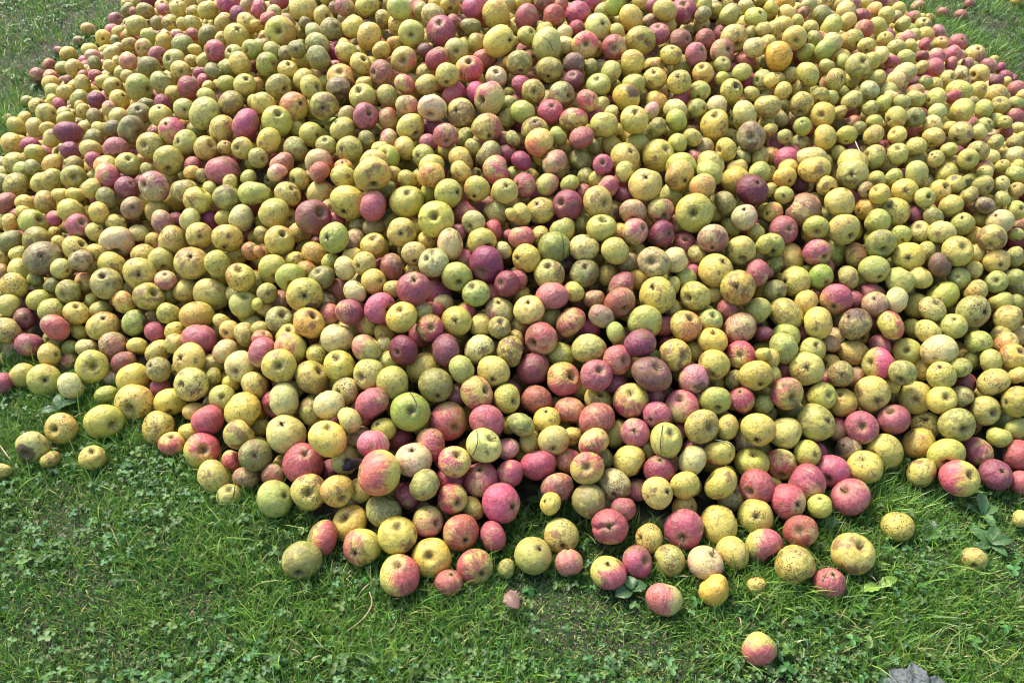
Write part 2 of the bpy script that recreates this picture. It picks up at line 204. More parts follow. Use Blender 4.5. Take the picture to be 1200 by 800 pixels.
# ------------------------------------------------------------------ the transcription of the photograph: x y radius colour [pit direction][b = sits lower, behind]
DATA = """T 0 400
-5 85 25 k;140 15 68 r;15 195 55 r;110 160 66 o;210 180 80 g 5;235 60 60 y 6;315 98 48 r b;325 30 40 g b;337 208 68 c;410 30 55 c b;435 115 80 g 5
530 20 70 b;577 97 62 r;500 248 55 g;525 178 32 b b;622 175 78 y;645 20 50 y b;630 280 92 o 1;742 50 66 y b;742 130 62 k 7;753 222 52 r b;800 285 76 o 2
885 85 82 y 4;815 10 50 y;935 5 75 r;1052 45 62 q;895 198 86 s 4;1000 165 46 g b;1000 110 60 c b;1085 195 45 y b;1130 115 72 c 1;1040 262 64 g 5;915 330 60 y b
975 370 76 r;1135 320 86 y;1190 205 68 y;895 425 30 o b;740 398 88 y;805 480 66 p 8;948 510 84 p 5;1118 440 77 o;490 378 86 g 3;292 408 78 o 4;145 495 82 k 1
235 555 50 y b;435 545 62 y 8;15 605 45 y;1085 565 55 p b;1195 530 78 k 5;1000 640 86 y;1075 728 60 k 8;1150 640 60 b b
T 300 400
30 50 75 r;160 30 78 p;285 62 52 y b;375 0 70 y;110 118 80 y 5;130 275 82 c;190 225 45 k b;265 172 82 y 9;388 115 75 y 8;515 40 72 p;530 152 72 o 1
420 235 68 s 4;615 95 55 g b;600 25 50 k b;695 40 72 d 4;642 193 80 g;785 125 80 y b;840 208 82 k 2;890 40 78 d;965 130 68 g;1048 35 72 c;1115 140 76 y 2
1190 45 68 y;720 325 92 G 5;545 290 84 r;340 295 75 c;260 330 70 g b;440 370 66 c;138 430 96 c 8;335 455 92 y 8;1035 245 82 p 6;940 250 45 r b;900 370 92 p 3
1085 375 80 r;1178 265 68 y 3;1190 390 50 o b;0 335 25 o b;20 400 50 k b;225 575 98 r 8;78 628 60 R;420 555 68 g 5b;490 450 60 b b;550 485 72 q;597 412 58 g 7
665 450 70 d b;812 478 84 p;735 553 86 q 8;930 560 78 p 9;1065 488 84 c 9;1180 500 58 q b;580 615 106 p;90 735 88 g 6;245 705 84 y 5;380 695 78 o 3;490 695 60 y b
790 672 75 k;910 650 70 r b;1055 645 84 r 8;1196 615 66 r;712 725 65 r b;600 790 84 k;920 740 72 p 3;1015 780 45 o b;1152 762 95 r 6
T 600 400
135 -5 75 p;230 65 68 y b;357 30 82 c;490 85 70 r 6;600 10 80 d;655 150 92 D 9;765 65 75 y 6;855 45 55 y b;940 10 65 O 2;945 112 72 o 2;1070 65 66 p 5
1175 60 40 y;100 128 78 d;238 185 85 p 6;392 157 76 r 9;490 200 60 d b;330 225 35 o b;852 178 68 q 2;1145 160 78 y 3;1040 180 50 k b;115 275 74 R;270 320 76 r
400 275 68 o 9b;555 282 82 p 8;665 255 40 r b;795 300 85 r 8;955 275 75 g 2;1075 270 64 r 8;1180 295 50 g b;40 388 65 k;163 365 65 y 8;395 365 86 r;680 345 68 r 1
490 430 70 g b;577 428 68 r 5;725 462 82 g 9;780 420 50 r b;885 397 82 k 6;1010 405 62 y;1150 415 82 y 2;193 460 75 p 2;285 445 50 o b;385 470 76 p;90 475 40 o b
125 580 82 r;260 560 68 p b;430 550 45 k b;352 595 77 p 5;548 560 77 o;640 505 50 k b;690 600 74 d 8;860 500 60 r 8b;842 555 72 c;972 525 75 p;1120 570 82 y 8
215 685 78 r;178 760 54 y 7;360 750 84 k;480 672 78 c 2;522 785 60 r;680 710 76 y 6;810 670 72 y;980 662 84 y;1150 680 84 r 4;1090 470 40 b b
T 900 400
75 30 75 g;205 40 68 g 9;290 10 50 R b;395 55 72 o;15 80 50 y;15 165 55 g;75 130 50 r b;180 127 80 y 5;290 100 50 o 4b;343 155 62 s 5;260 170 35 r b;525 25 60 r b
512 105 82 p 4;655 45 66 g 5;800 45 84 c;630 145 66 k 2;415 170 55 b b;725 125 60 o b;810 160 70 y 8;895 120 58 g;950 85 45 g b;985 15 60 g;1045 90 64 g;1110 10 60 s
1150 72 70 o 9;1170 160 50 o;1057 192 82 s;925 195 50 d b;1165 285 80 g 4;90 245 78 p 3;250 255 68 g 6;345 285 70 o 8;490 243 90 y 3;570 205 50 o b;690 265 80 y 5
812 275 70 o 9;905 255 60 k;1018 322 76 g 6;-5 305 50 g;225 380 90 g 6;80 430 80 s;-5 405 25 c;125 320 45 k b;330 410 58 r b;443 400 80 r 5;587 370 80 r 8
740 395 70 s 8b;885 388 86 k 3;705 475 82 o;185 525 66 g 6;375 510 65 B 7;550 520 90 y 4;835 530 88 g 2;980 520 76 p;1080 447 62 g;1165 410 60 g;1180 535 75 r
60 575 80 p 2;300 610 85 r 2;455 590 82 y 8;718 612 80 y;892 640 92 p 6;1067 620 82 d 6;1190 660 62 r;182 665 95 r;95 750 88 r 6;242 768 60 g 8;385 730 95 r 7
T 300 600
442 45 86 o 7;310 125 88 p;212 225 94 k 2;500 162 94 p 1;668 108 92 y 8;805 45 75 p 6;960 95 88 R 3;1112 112 70 r;670 300 100 p 8;820 205 96 y 5;905 328 66 R 8;1030 255 90 p 3;1172 262 46 k
T 600 600
100 205 87 g 9;232 112 80 y 2;456 68 84 r 5;265 237 66 q;455 283 88 p 8;590 232 78 r 6;640 122 70 o 4;742 222 76 k;805 80 92 r 2;968 65 96 y;905 240 88 q 9
1032 192 86 y;715 410 88 q;950 365 76 O;1145 345 52 y;1140 20 82 y 5;1180 150 90 p;1162 640 88 p
T 900 600
150 88 82 R 5;125 245 100 y;290 328 80 r 8;392 198 104 y 9;608 65 80 y;965 222 62 y 2;1185 30 45 y
T 0 200
5 60 60 k;75 70 72 k;120 5 60 g b;200 55 60 y b;245 45 62 y;345 30 62 g 5;35 140 56 b 0;25 165 60 R b;120 160 52 y b;210 148 60 y;285 115 45 y;355 115 48 y b
430 85 55 y;500 30 72 p;595 80 60 d 9;722 75 76 q 4;500 130 56 k;620 172 58 B 5;735 190 58 y b;865 95 72 c;800 45 30 o b;900 10 45 o;950 25 40 y;1050 5 85 r;925 145 68 y
985 85 42 g;1080 60 45 y;1165 35 42 g;1065 122 64 k;1175 110 60 g 5;760 245 62 b;830 235 30 r b;892 230 56 c;985 235 50 d b;1045 220 42 o b;1130 225 68 c;150 245 72 g 9
255 225 40 r b;335 195 70 y;365 260 60 r 9;465 200 56 y;45 240 45 y b;110 195 40 y b;50 330 62 k;450 290 50 y 9;545 250 50 y;652 292 50 c 0;550 335 82 b 2;175 330 75 y b
200 410 90 B 5;280 335 40 y b;355 365 68 y 9;380 420 56 b;455 385 50 y;525 440 70 o;290 462 52 c 6;810 325 68 s;935 305 62 y 5;1065 320 72 y 1;900 435 82 y 8;1025 435 70 g
1110 400 38 g b;1175 380 45 o;1125 500 70 o 8;670 390 58 y b;755 420 62 g 2;655 485 80 y 5;775 515 52 q 8;500 528 78 k 7;395 520 48 o 4;95 475 70 y;65 540 68 y;5 480 30 o b
5 400 25 y b;85 390 45 o b;245 540 42 k b;320 565 62 k 1;165 510 40 k b;180 605 58 g;35 630 58 y;240 650 64 g;120 695 56 d 5;360 668 62 y 8;260 735 74 r;30 750 70 k;430 610 40 g b
470 655 55 g b;580 615 60 o;695 590 70 y 9;870 560 62 y b;990 580 88 y;1145 630 66 g 8;790 675 56 g;925 680 80 o;635 710 64 g 6;485 730 76 o 8;535 790 68 b 8;730 755 52 r b
825 755 54 y 2;935 775 84 r;1040 705 42 y b;1080 750 50 y 1;1150 765 56 c;375 755 45 g b;140 790 50 r;785 585 35 k b;1195 720 25 k b;15 20 50 g b;1190 520 20 k b
T 300 200
100 10 50 q;205 40 54 g 4;295 5 52 R;410 25 62 y;5 105 60 g;45 110 40 g b;145 110 66 y 8;305 105 68 p b;430 145 85 y 2;545 15 90 o 2;645 15 40 y b;610 85 52 k b;545 165 72 r
705 145 82 g 8;710 40 50 y;810 100 40 y b;825 20 70 o;905 105 70 y 6;960 5 55 y;1035 90 66 p 2;1120 10 70 p;1170 100 65 o 8;85 200 72 g;265 218 80 r 9;375 235 50 r b;195 290 50 o b
365 318 74 g 4;110 328 72 o 8;30 300 40 y b;555 270 55 k b;480 260 45 k b;680 288 68 y 5;845 225 82 y 5;990 205 66 r b;1020 245 58 c 1;1130 200 60 k b;1115 280 50 r b;1195 205 30 y
1190 300 30 r;910 345 74 q;1055 330 68 y 3;945 290 45 r b;800 330 48 y b;740 390 58 c 2;545 350 62 o 8;455 340 50 b b;470 320 40 r b;275 390 60 o b;185 420 45 y b;15 380 30 o
80 460 68 y 2;160 500 70 g 2;240 470 35 o b;310 505 62 k 7;345 425 45 y b;415 458 56 c;455 410 35 y b;505 435 56 y 1;635 450 66 R 0;830 435 72 c 7;740 470 55 y b;945 495 72 g 2
1085 440 85 d 1;1160 375 42 c;985 420 35 r b;555 520 58 y 6;645 555 45 y b;465 570 58 c;395 560 60 R b;225 585 86 y 5;50 575 50 k 5;115 605 40 b b;5 510 30 o b;5 625 20 g
45 650 45 o b;325 610 35 b b;250 712 74 o 9;110 700 66 k 9;20 740 45 o;345 675 42 r b;440 660 64 r;580 645 80 r 6;740 555 78 r 8;850 580 72 r b;830 660 50 r b;685 690 72 o 8
1030 575 66 g 7;1180 530 60 d 4;1110 575 35 r b;1140 655 70 p 8;985 670 55 p b;937 705 70 y 5;815 740 66 p 5;770 665 28 k b;520 730 55 p b;600 765 52 y b;380 770 74 c
1140 735 52 y 8;1055 725 30 y b;880 620 45 b b;155 780 62 o 8;30 790 50 p 8
T 600 200
0 95 38 g;55 70 60 r 4;0 20 40 g b;165 65 62 p;270 60 48 g;345 35 38 k b;210 5 40 o b;430 0 48 d b;400 45 35 y b;450 75 58 r;525 115 55 d b;400 145 72 y 6;265 165 72 d 7;135 185 66 y 7
40 205 54 y;200 240 40 d b;240 280 62 g;130 310 50 y b;325 250 40 k b;420 270 70 g 8;460 200 40 k b;340 110 40 r b;625 65 82 y 8;530 5 50 y;510 45 45 r b;745 120 60 g b;785 25 76 o 3
895 75 66 o;850 200 90 g 5;1000 155 60 k;930 10 70 g;1045 40 70 y;1130 90 76 d 9;1160 15 60 g;1090 215 64 q 8;1185 190 40 o b;565 190 64 b 2;695 190 64 p 3;640 155 30 y b
580 288 64 q 9;705 295 60 d 6;770 250 35 p b;945 195 30 y b;945 320 74 q 2;1025 265 50 g b;1075 370 74 y 2;1145 290 45 o b;1185 345 48 g;45 315 60 r;65 410 66 O 4;200 365 78 g
335 365 68 c;485 378 66 g 0;810 345 55 r 8b;655 430 82 B 5;765 420 62 c;500 300 28 o b;400 340 30 d b;550 430 40 b b;955 465 80 y 9;870 395 40 k b;1145 480 70 q;1058 545 82 o 5
175 490 74 y 8;340 485 70 k 8;450 490 50 o b;515 540 75 r;505 620 74 R 3;190 585 76 q;290 570 50 o;50 590 50 y b;80 650 70 c 8;25 510 48 r 4;385 600 50 R b;415 680 62 b
680 580 88 y 7;755 535 45 g b;810 510 38 g b;590 510 35 y b;860 590 72 y 4;850 480 45 r b;940 580 50 o b;1010 650 55 r b;1150 655 66 g;1185 570 30 y b;750 650 50 y b;620 710 84 y 2
815 725 74 o 9;930 705 56 g 9;1065 740 84 R;940 790 70 O 8;710 730 40 r b;600 800 75 d 7;275 710 75 r;135 770 78 r 1;30 730 50 o b;180 690 40 g b;355 795 80 c 7;485 755 52 g
1180 765 45 d b;950 600 30 y b;15 790 45 y;1060 440 30 k b;250 440 30 d b
T 900 200
80 35 58 O 3;215 0 80 y;10 90 38 g;75 118 46 g 5;150 70 42 d b;20 195 48 o 4;165 185 82 q;395 20 78 k 5;220 135 40 g b;275 70 56 y 3;340 145 80 y;510 45 46 y;455 90 42 b 3
525 110 52 O 7;455 180 52 O 4b;590 35 50 g 3;645 95 65 y 5;695 15 65 g;735 130 50 g 9;800 95 62 y 9;875 60 52 y;840 20 60 g;860 162 58 s;940 115 50 y;1005 70 55 g 3
1015 165 52 B 0;1015 15 45 s;1095 60 42 c 8;1095 135 42 g;1165 90 40 o 7;1160 15 48 g;1165 185 50 g 6;70 280 70 r 6;225 265 60 g 2;360 270 78 y 3;515 240 62 g;590 195 72 s 7
690 210 38 d b;700 60 40 y b;775 215 50 k;620 305 52 g 2;710 290 55 s 8;815 290 65 c;910 245 58 g 8;1085 240 65 c 7;1050 315 68 s 2;1165 300 40 g;915 290 42 g b;20 350 60 g 2;105 410 75 y b
228 385 66 r 3;305 385 68 g b;410 395 62 y b;525 345 76 g 3;655 405 78 y 5;500 460 70 g 3;885 380 76 o 9;800 445 62 D;975 385 50 y b;960 470 48 s b;1070 425 64 y 3;1160 400 52 g
740 380 35 g b;790 370 35 g b;-5 480 30 r;30 565 55 k 3;120 520 76 y 4;248 500 62 G 3;375 500 60 y;360 520 50 y b;580 450 30 g b;620 520 70 g;715 505 60 y;895 505 54 g 5;1070 520 56 g 5
1150 500 50 g;975 565 62 s;320 605 76 r 2;405 605 40 d b;225 585 42 p b;500 625 64 b 8;490 580 64 r b;600 605 66 c;690 635 62 y b;820 590 82 g;770 648 70 s 9;960 660 90 k 6
1095 612 60 g;1160 620 45 g;1120 690 70 y;850 565 45 k b;80 672 84 y;175 620 65 y;235 715 76 s;410 718 80 B 7;575 725 74 p;680 740 50 y b;750 755 68 s;870 725 66 g 8;985 785 62 g
1090 775 60 s;1170 775 40 s b;80 780 68 g 5;320 775 45 q b;25 440 30 k b;155 760 30 r b;280 210 35 k b;1000 230 45 g b;970 310 35 y b;1190 30 30 y
T 0 0
415 140 40 o;370 195 30 B 9;280 240 30 r;175 355 44 r;232 308 38 R 6;320 255 44 y;420 235 42 y;240 365 44 p;350 322 50 y 6;295 320 40 g b;435 260 40 q b;445 300 40 k;525 250 44 c;485 180 42 o 5
540 195 32 k;518 310 36 y;550 225 32 c;395 355 34 r b;445 355 38 r;385 395 48 y;320 380 30 r b;240 390 45 y b;255 435 50 y;310 435 46 y;280 495 40 r 0;250 475 38 y b;132 475 36 k;178 500 46 y 9
360 300 30 k b;602 290 48 q;555 285 30 y b;610 210 42 o;675 230 50 o 4;740 265 50 r 6;700 320 62 k;640 120 55 y;560 150 38 y b;600 165 40 o b;700 170 45 g;770 195 46 y;545 95 40 r 9;525 140 36 q b
600 45 40 k b;635 65 35 R b;682 55 46 k;645 15 40 y b;590 20 30 y;695 5 40 d b;770 45 38 r b;735 110 36 k b;800 110 44 o;835 40 44 y 8;855 115 34 y b;830 160 30 q b;860 215 56 k;845 190 36 r b
905 110 45 y b;905 160 34 r b;975 165 55 k;915 235 38 y;900 285 38 o b;900 60 35 o b;975 50 52 y;1065 20 55 r;1120 70 46 d;1155 20 38 q b;1050 105 50 y b;1108 165 62 g 8;1160 110 55 y b
1010 240 55 r 4;960 285 45 o b;1095 250 45 g 7;1180 235 50 g 4;1040 185 40 y b;820 290 60 g 7;850 338 54 y 5;760 390 58 g;655 418 74 g 6;600 365 40 y b;485 385 42 y b;530 405 52 y 9
560 465 50 y 9;375 465 50 k;455 470 46 d;510 510 42 q;375 500 32 o b;300 530 35 c b;390 520 40 y b;310 560 48 y b;222 540 58 y 9;445 550 45 B 0;350 415 45 y b
815 440 45 o 0b;885 415 62 R;940 345 38 d b;955 385 42 r b;980 415 38 y;1000 335 45 k;1060 320 48 g b;1120 300 58 y;1060 395 48 g;1150 400 60 y 8;970 455 50 p;1080 485 70 k;865 515 55 k 5;955 535 82 k
755 540 58 y 8;765 490 50 d b;690 490 40 k b;650 535 60 k 8b;620 610 74 K 6;530 600 45 B b;560 560 60 o b;470 610 45 y b;400 600 42 y b;325 625 72 d;245 650 50 y b;330 710 54 d;225 605 42 y;165 600 52 y
80 595 55 y;115 555 40 y b;40 560 20 k b;55 680 60 o 0;145 680 50 r b;165 715 55 y;70 765 60 y;90 755 55 g b;245 770 55 y;155 785 45 k;10 770 40 b b;445 650 50 k b;425 700 54 y;545 695 64 q 2;440 750 45 r b
600 770 60 g 8;500 780 60 o;700 700 60 o 4b;790 755 78 g 2;715 670 70 y 4b;805 610 68 p 7;870 665 66 k 4;925 610 50 k b;1040 610 75 y;1150 585 80 r;965 700 62 y 9;1055 690 38 o 8;1140 695 56 y 4
900 775 48 r;1050 780 80 p;960 790 40 b b;1190 480 40 y b;345 780 55 y;690 800 40 y b;20 800 40 y;1195 560 30 y b;1180 760 40 g b
T 300 0
15 40 50 r b;60 90 46 r;110 8 50 r b;85 60 40 c b;150 100 40 b b;115 155 82 y 5;0 115 30 y;225 35 72 y;310 75 50 y 6;270 145 45 c b;355 140 58 k 9;230 110 35 k b;415 35 50 q;460 130 60 y;520 30 62 y
530 170 70 y;595 90 50 k b;670 40 62 g;665 120 55 y b;730 160 66 y 5;590 235 50 y;650 200 40 o b;770 50 40 k 0b;830 75 60 c;910 25 50 O 2;930 105 42 R;850 15 45 o b;865 150 74 r 8;1030 30 66 r;1125 70 74 o
1005 125 52 k;1035 200 48 o b;1140 195 78 y 6;940 240 60 k 5;845 275 62 r;795 235 40 d b;790 340 45 k b;695 280 64 p 5;590 345 64 R 4;490 300 58 y 9;420 245 55 p;415 215 40 y b;190 235 46 k 5;55 305 60 G 6
80 240 50 k b;15 220 40 c b;290 210 62 k;210 280 50 y b;290 275 60 k;140 255 30 k b;150 330 50 o 8;225 370 56 y;375 330 55 r 8b;400 370 70 o 8;390 415 60 B 2;500 460 66 g 7;510 395 35 y b;260 415 64 y 6
110 410 65 g 6;40 490 64 y;180 500 72 o 9;320 500 70 y 5;510 545 66 r 9;0 400 20 o b;615 450 55 k b;620 560 58 R b;695 395 54 p;800 400 56 g;895 355 58 s 2;705 500 50 q b;710 490 55 q;825 505 72 q 2
935 445 62 r b;1000 325 68 p 8;1065 280 55 R b;1125 365 52 q 8;1040 435 60 r b;1095 460 82 p 4;960 535 74 y 7;1085 600 76 p 2;725 595 70 y 3;830 600 60 d b;890 635 60 r 2;980 640 48 g b;810 670 45 r b
620 660 55 q b;700 695 64 o;520 655 46 k;405 605 64 g;430 540 35 b b;260 630 60 g 6;100 575 74 g 8;190 600 40 y b;60 660 66 y;185 700 66 k;330 685 52 k 8;435 705 68 g 4;295 760 70 q 2;125 775 64 R;10 740 50 k 6
410 790 50 o 8;555 765 72 y 4;620 740 60 g 7;785 730 58 g 4;900 705 50 o 8b;960 750 66 y;820 780 66 g;1090 720 65 k b;1120 785 72 p;1170 660 45 R 9b;1175 560 35 k b;1020 690 45 k b;1185 490 30 k b
1190 290 40 O;1190 15 40 c b;1170 720 20 r b;630 15 25 b b;370 385 10 k b;580 700 30 y b
T 600 0
70 85 66 r;195 80 60 R;305 60 62 r;150 10 55 R b;230 25 40 r b;65 35 40 q b;385 0 50 r b;55 5 40 y;485 20 58 G;430 60 50 k 9b;405 130 68 c 9;485 150 40 o;560 85 66 y;505 150 42 o b;620 10 60 o b
715 50 64 p;805 55 70 r 8;645 100 38 b b;660 30 30 d b;735 120 40 o b;685 160 56 r 8;600 195 72 y 6;480 225 62 R 5;345 210 68 p 5;160 215 84 g;250 215 50 c b;70 170 50 g 9;245 155 45 c b;155 140 42 y b
5 190 30 o;35 300 64 y 2;290 300 56 D;290 380 52 d 8;370 315 40 k b;175 330 66 g 2;100 430 60 o 5;45 400 50 r b;230 450 68 k 6;50 525 62 g 0;180 525 62 r 8;290 560 68 p;355 470 60 p;405 400 64 g 8
460 340 58 g;570 295 62 o;665 310 52 o b;670 370 58 y 8;745 260 54 y 8;790 190 58 R 6;905 190 60 R b;865 255 58 r 9;895 70 45 k;900 25 50 g;985 240 64 r 6;1025 70 60 g;950 45 40 g b;1035 180 70 s 3
1095 30 40 c b;1140 85 55 g 9;1120 160 30 k b;1135 225 55 c;1180 140 38 y;1195 290 40 k b;1095 290 58 R b;985 305 42 g 9;895 345 54 O 8;795 310 54 g b;1075 340 50 g;1175 375 50 s 4;1110 380 35 r b
985 370 38 g b;1030 425 60 s 9;785 385 60 y 8;880 430 52 g 2;790 465 45 r b;1125 440 42 g;570 400 60 g;535 460 72 O 0;680 480 60 o b;650 525 50 q b;765 515 60 c b;870 510 48 g 6;960 500 56 c 0;1090 535 70 c
1190 500 38 y;770 565 56 g;575 565 70 y 8;680 600 52 k;465 530 42 c;385 545 40 r b;430 590 65 o;105 605 66 y 8;125 670 70 o;215 640 48 g;240 690 42 o b;325 645 64 r;320 750 60 k b;5 650 40 k 0
45 755 52 d;200 760 70 q;425 770 50 r 5;470 685 60 o b;590 675 58 g b;530 740 74 y 9;685 730 78 y 9;775 670 50 g;845 645 50 y;950 590 76 y 8;1120 640 70 B 5;1005 705 60 y 4;905 695 35 b b;855 740 42 q b
935 770 70 g 0;790 785 76 o 2;1055 795 50 y;1160 740 50 o b;1170 790 45 g;1080 740 30 k b;420 500 30 k b;0 460 15 k b;1190 580 35 y b;690 180 10 r b;150 20 40 r b;380 690 40 k b;300 130 40 r b;555 650 35 y b
T 900 0
15 40 42 y;80 10 50 O;190 25 45 c b;165 60 35 R b;90 65 50 y b;75 115 45 y b;25 140 50 s;125 180 60 y 5;140 100 35 y b;50 265 75 O 0;260 75 60 k;295 130 64 g;365 60 55 c b;355 20 50 q b;405 15 42 r b
265 5 50 c b;460 15 40 y b;520 5 50 r b;435 80 48 r b;500 55 48 o b;555 75 46 y;515 125 48 g;630 115 44 g;450 135 50 R b;395 190 55 s 3;460 215 45 s 2;375 105 50 y b;560 15 40 q b;610 50 42 o b;600 80 35 q b
700 35 40 R;680 80 38 r b;715 85 30 y;760 90 32 y;730 115 42 y 8;740 165 45 o b;800 150 42 q;685 165 38 g b;550 185 42 o 8;600 220 46 k;650 185 48 q b;270 235 56 g;305 195 50 c b;180 250 50 g b
350 290 40 g b;190 350 66 g;275 310 40 g b;425 310 66 k 9;485 290 50 y b;530 260 44 c;580 290 30 r b;650 270 46 g;670 215 35 y b;720 265 35 R 2b;735 210 36 r b;815 200 38 p 8;795 265 45 q;865 260 50 q
890 200 50 r 9;970 255 54 p 9;785 315 48 r;720 315 40 y;860 300 40 r b;935 300 35 q b;905 350 46 c b;842 370 44 s 6;1035 310 44 r;990 350 54 y 4;1055 285 30 y b;1115 360 38 d;1070 385 40 d;1120 385 30 y b
1165 420 48 q;1150 370 25 r b;320 375 56 s 6;395 375 40 y b;510 365 46 y;600 380 50 c b;640 340 60 c;735 390 40 g 0;785 400 40 o b;475 425 52 c;560 430 50 g b;690 430 45 p b;690 465 50 g b;625 480 42 g;580 455 40 c b
785 465 55 y 4;895 430 65 o;990 425 48 y;1070 455 66 y;1160 485 40 g;1090 495 50 g 8;1010 515 52 g;910 520 64 y;865 455 30 r b;105 355 48 c b;15 380 40 y;45 370 40 y b;70 430 48 y;155 490 62 s 2;150 415 50 y b
240 450 48 y 2;300 460 40 g b;395 470 56 s;480 510 42 k;540 485 45 g b;500 570 42 o;255 540 62 y 5;335 530 42 y b;160 592 48 G 8;75 640 40 k 3;150 670 50 k b;370 635 50 g 2;265 645 64 y;400 575 38 R 7b;430 600 40 k b
495 635 56 y;600 555 60 o 4;690 550 52 k 5;790 530 50 c b;775 590 55 c b;605 635 50 y 7;690 685 54 y;775 645 55 y 2;855 600 40 o b;905 625 66 s 1;990 620 45 c b;1015 590 45 g 6b;1070 570 45 g b;1110 575 38 g 8
1065 670 48 k;1155 665 42 s;1160 550 50 r b;1120 610 40 r b;1175 600 35 c;1180 500 30 r b;1190 450 25 y b;0 500 66 y;55 555 48 b b;10 610 38 o;35 685 38 r b;200 755 80 c;275 760 40 k b;330 720 45 g b;395 700 40 d b
395 765 82 o 0;500 735 62 g 7;612 725 56 s 8;690 785 60 c;785 745 45 s 7;820 750 50 c b;940 745 54 g 5;850 700 42 g;985 710 55 s 5;870 770 50 y b;1100 780 40 y 8;1040 740 50 c b;1150 735 60 c b;80 745 60 r 0
15 730 30 o b;115 720 35 r b;1165 790 50 g b;880 790 40 y;1015 785 45 p b;560 770 50 s b;0 200 20 y b;215 180 40 k b;200 130 30 o b;95 790 50 o;1190 640 30 g;1090 320 20 r b
820 65 34 r;905 70 36 r;945 20 32 r;1165 5 30 y"""
rng = np.random.default_rng(7)
AP = []
for line in DATA.strip().split('\n'):
    if line[0] == 'T':
        tx, ty = map(int, line.split()[1:]); continue
    for e in line.split(';'):
        t = e.split()
        if len(t) < 4: continue
        tail = ''.join(t[4:]); dig = [c for c in tail if c.isdigit()]
        AP.append([tx + int(t[0]) / 4, ty + int(t[1]) / 4, int(t[2]) / 4, t[3], int(dig[0]) if dig else 0, 'b' in tail])
keep = []
for i, a in enumerate(AP):
    dup = False
    for j in keep:
        b = AP[j]; d = math.hypot(a[0] - b[0], a[1] - b[1])
        if d < 0.5 * max(a[2], b[2]):
            dup = True
            if a[2] > b[2]: AP[j] = [(a[0] + b[0]) / 2, (a[1] + b[1]) / 2, a[2], a[3], a[4] or b[4], a[5] and b[5]]
            break
    if not dup and a[2] > 4: keep.append(i)
AP = [AP[i] for i in keep]
NV = len(AP)

# ------------------------------------------------------------------ the heap: footprint and height of its skin
fr = [(-60, 442), (0, 452), (60, 450), (110, 470), (165, 520), (215, 572), (262, 612), (330, 650), (400, 668), (470, 690), (540, 690), (600, 655),
      (650, 630), (700, 660), (770, 665), (850, 670), (920, 650), (985, 640), (1035, 570), (1100, 585), (1200, 585), (1290, 575)]
foot = [tuple(ground_at(x, y)[:2]) for x, y in fr]
foot += [(1.75, 1.40), (2.05, 1.9), (2.12, 2.5), (2.02, 3.2), (1.9, 4.1), (1.35, 4.9), (0.4, 5.25), (-0.6, 5.2), (-1.4, 4.8), (-1.85, 4.05), (-1.9, 3.3), (-1.84, 2.7), (-1.72, 2.15), (-1.6, 1.8)]
foot = np.array(foot)
GX0, GY0, GS = -3.0, 0.2, 0.03
gx = np.arange(GX0, 3.0, GS); gy = np.arange(GY0, 6.2, GS)
XX, YY = np.meshgrid(gx, gy)
def poly_sd(X, Y, P):
    d = np.full(X.shape, 1e9); ins = np.zeros(X.shape, bool)
    n = len(P)
    for i in range(n):
        a = P[i]; b = P[(i + 1) % n]; e = b - a
        wx = X - a[0]; wy = Y - a[1]
        t = np.clip((wx * e[0] + wy * e[1]) / (e @ e), 0, 1)
        d = np.minimum(d, np.hypot(wx - t * e[0], wy - t * e[1]))
        c = ((a[1] > Y) != (b[1] > Y)) & (X < (b[0] - a[0]) * (Y - a[1]) / (b[1] - a[1] + 1e-12) + a[0])
        ins ^= c
    return np.where(ins, d, -d)
SD = poly_sd(XX, YY, foot)
Hs = 0.68 * (1 - np.exp(-(np.clip(SD, 0, None) / 0.95) ** 1.2))
ker = np.exp(-np.linspace(-2, 2, 11) ** 2); ker /= ker.sum()
for _ in range(2):
    Hs = np.apply_along_axis(lambda r: np.convolve(np.pad(r, 5, 'edge'), ker, 'valid'), 0, Hs)
    Hs = np.apply_along_axis(lambda r: np.convolve(np.pad(r, 5, 'edge'), ker, 'valid'), 1, Hs)
def grid(A, X, Y):
    fx = np.clip((np.asarray(X) - GX0) / GS, 0, len(gx) - 1.001); fy = np.clip((np.asarray(Y) - GY0) / GS, 0, len(gy) - 1.001)
    ix = fx.astype(int); iy = fy.astype(int); ax = fx - ix; ay = fy - iy
    return (A[iy, ix] * (1 - ax) + A[iy, ix + 1] * ax) * (1 - ay) + (A[iy + 1, ix] * (1 - ax) + A[iy + 1, ix + 1] * ax) * ay

PX = np.array([a[0] for a in AP]); PY = np.array([a[1] for a in AP]); RP = np.array([a[2] for a in AP])
BE = np.array([a[5] for a in AP])
RAY = ray(PX, PY)
ts = np.linspace(0.9, 6.0, 2600)
Z0 = np.zeros(NV)
for i in range(NV):
    P = ORG + ts[:, None] * RAY[i]
    hh = grid(Hs, P[:, 0], P[:, 1]); R = RP[i] * ts / FPX
    c = P[:, 2] - np.maximum(hh, R * 0.70)
    Z0[i] = ts[np.argmax(c < 0)]
RR = RP * Z0 / FPX
sdi = grid(SD, (ORG + Z0[:, None] * RAY)[:, 0], (ORG + Z0[:, None] * RAY)[:, 1])
small = RR < 0.021
RR[small & BE] = 0.026                                   # barely seen apples are buried, not tiny
RR = np.clip(RR, 0.016, 0.05)
k_ = RR / Z0 / np.linalg.norm(RAY, axis=1) ** 0.7
Z = Z0 + np.where(BE, 0.55 * RR, -0.05 * RR)
D2 = np.hypot(PX[:, None] - PX, PY[:, None] - PY)
I, J = np.where(np.triu(D2 < (RP[:, None] + RP) * 1.08, 1))
lowrank = Z0 + np.where(BE, 0.06, 0.0) - 0.00001 * PY
sgn = np.where(lowrank[I] < lowrank[J], 1.0, -1.0)       # I in front -> +1
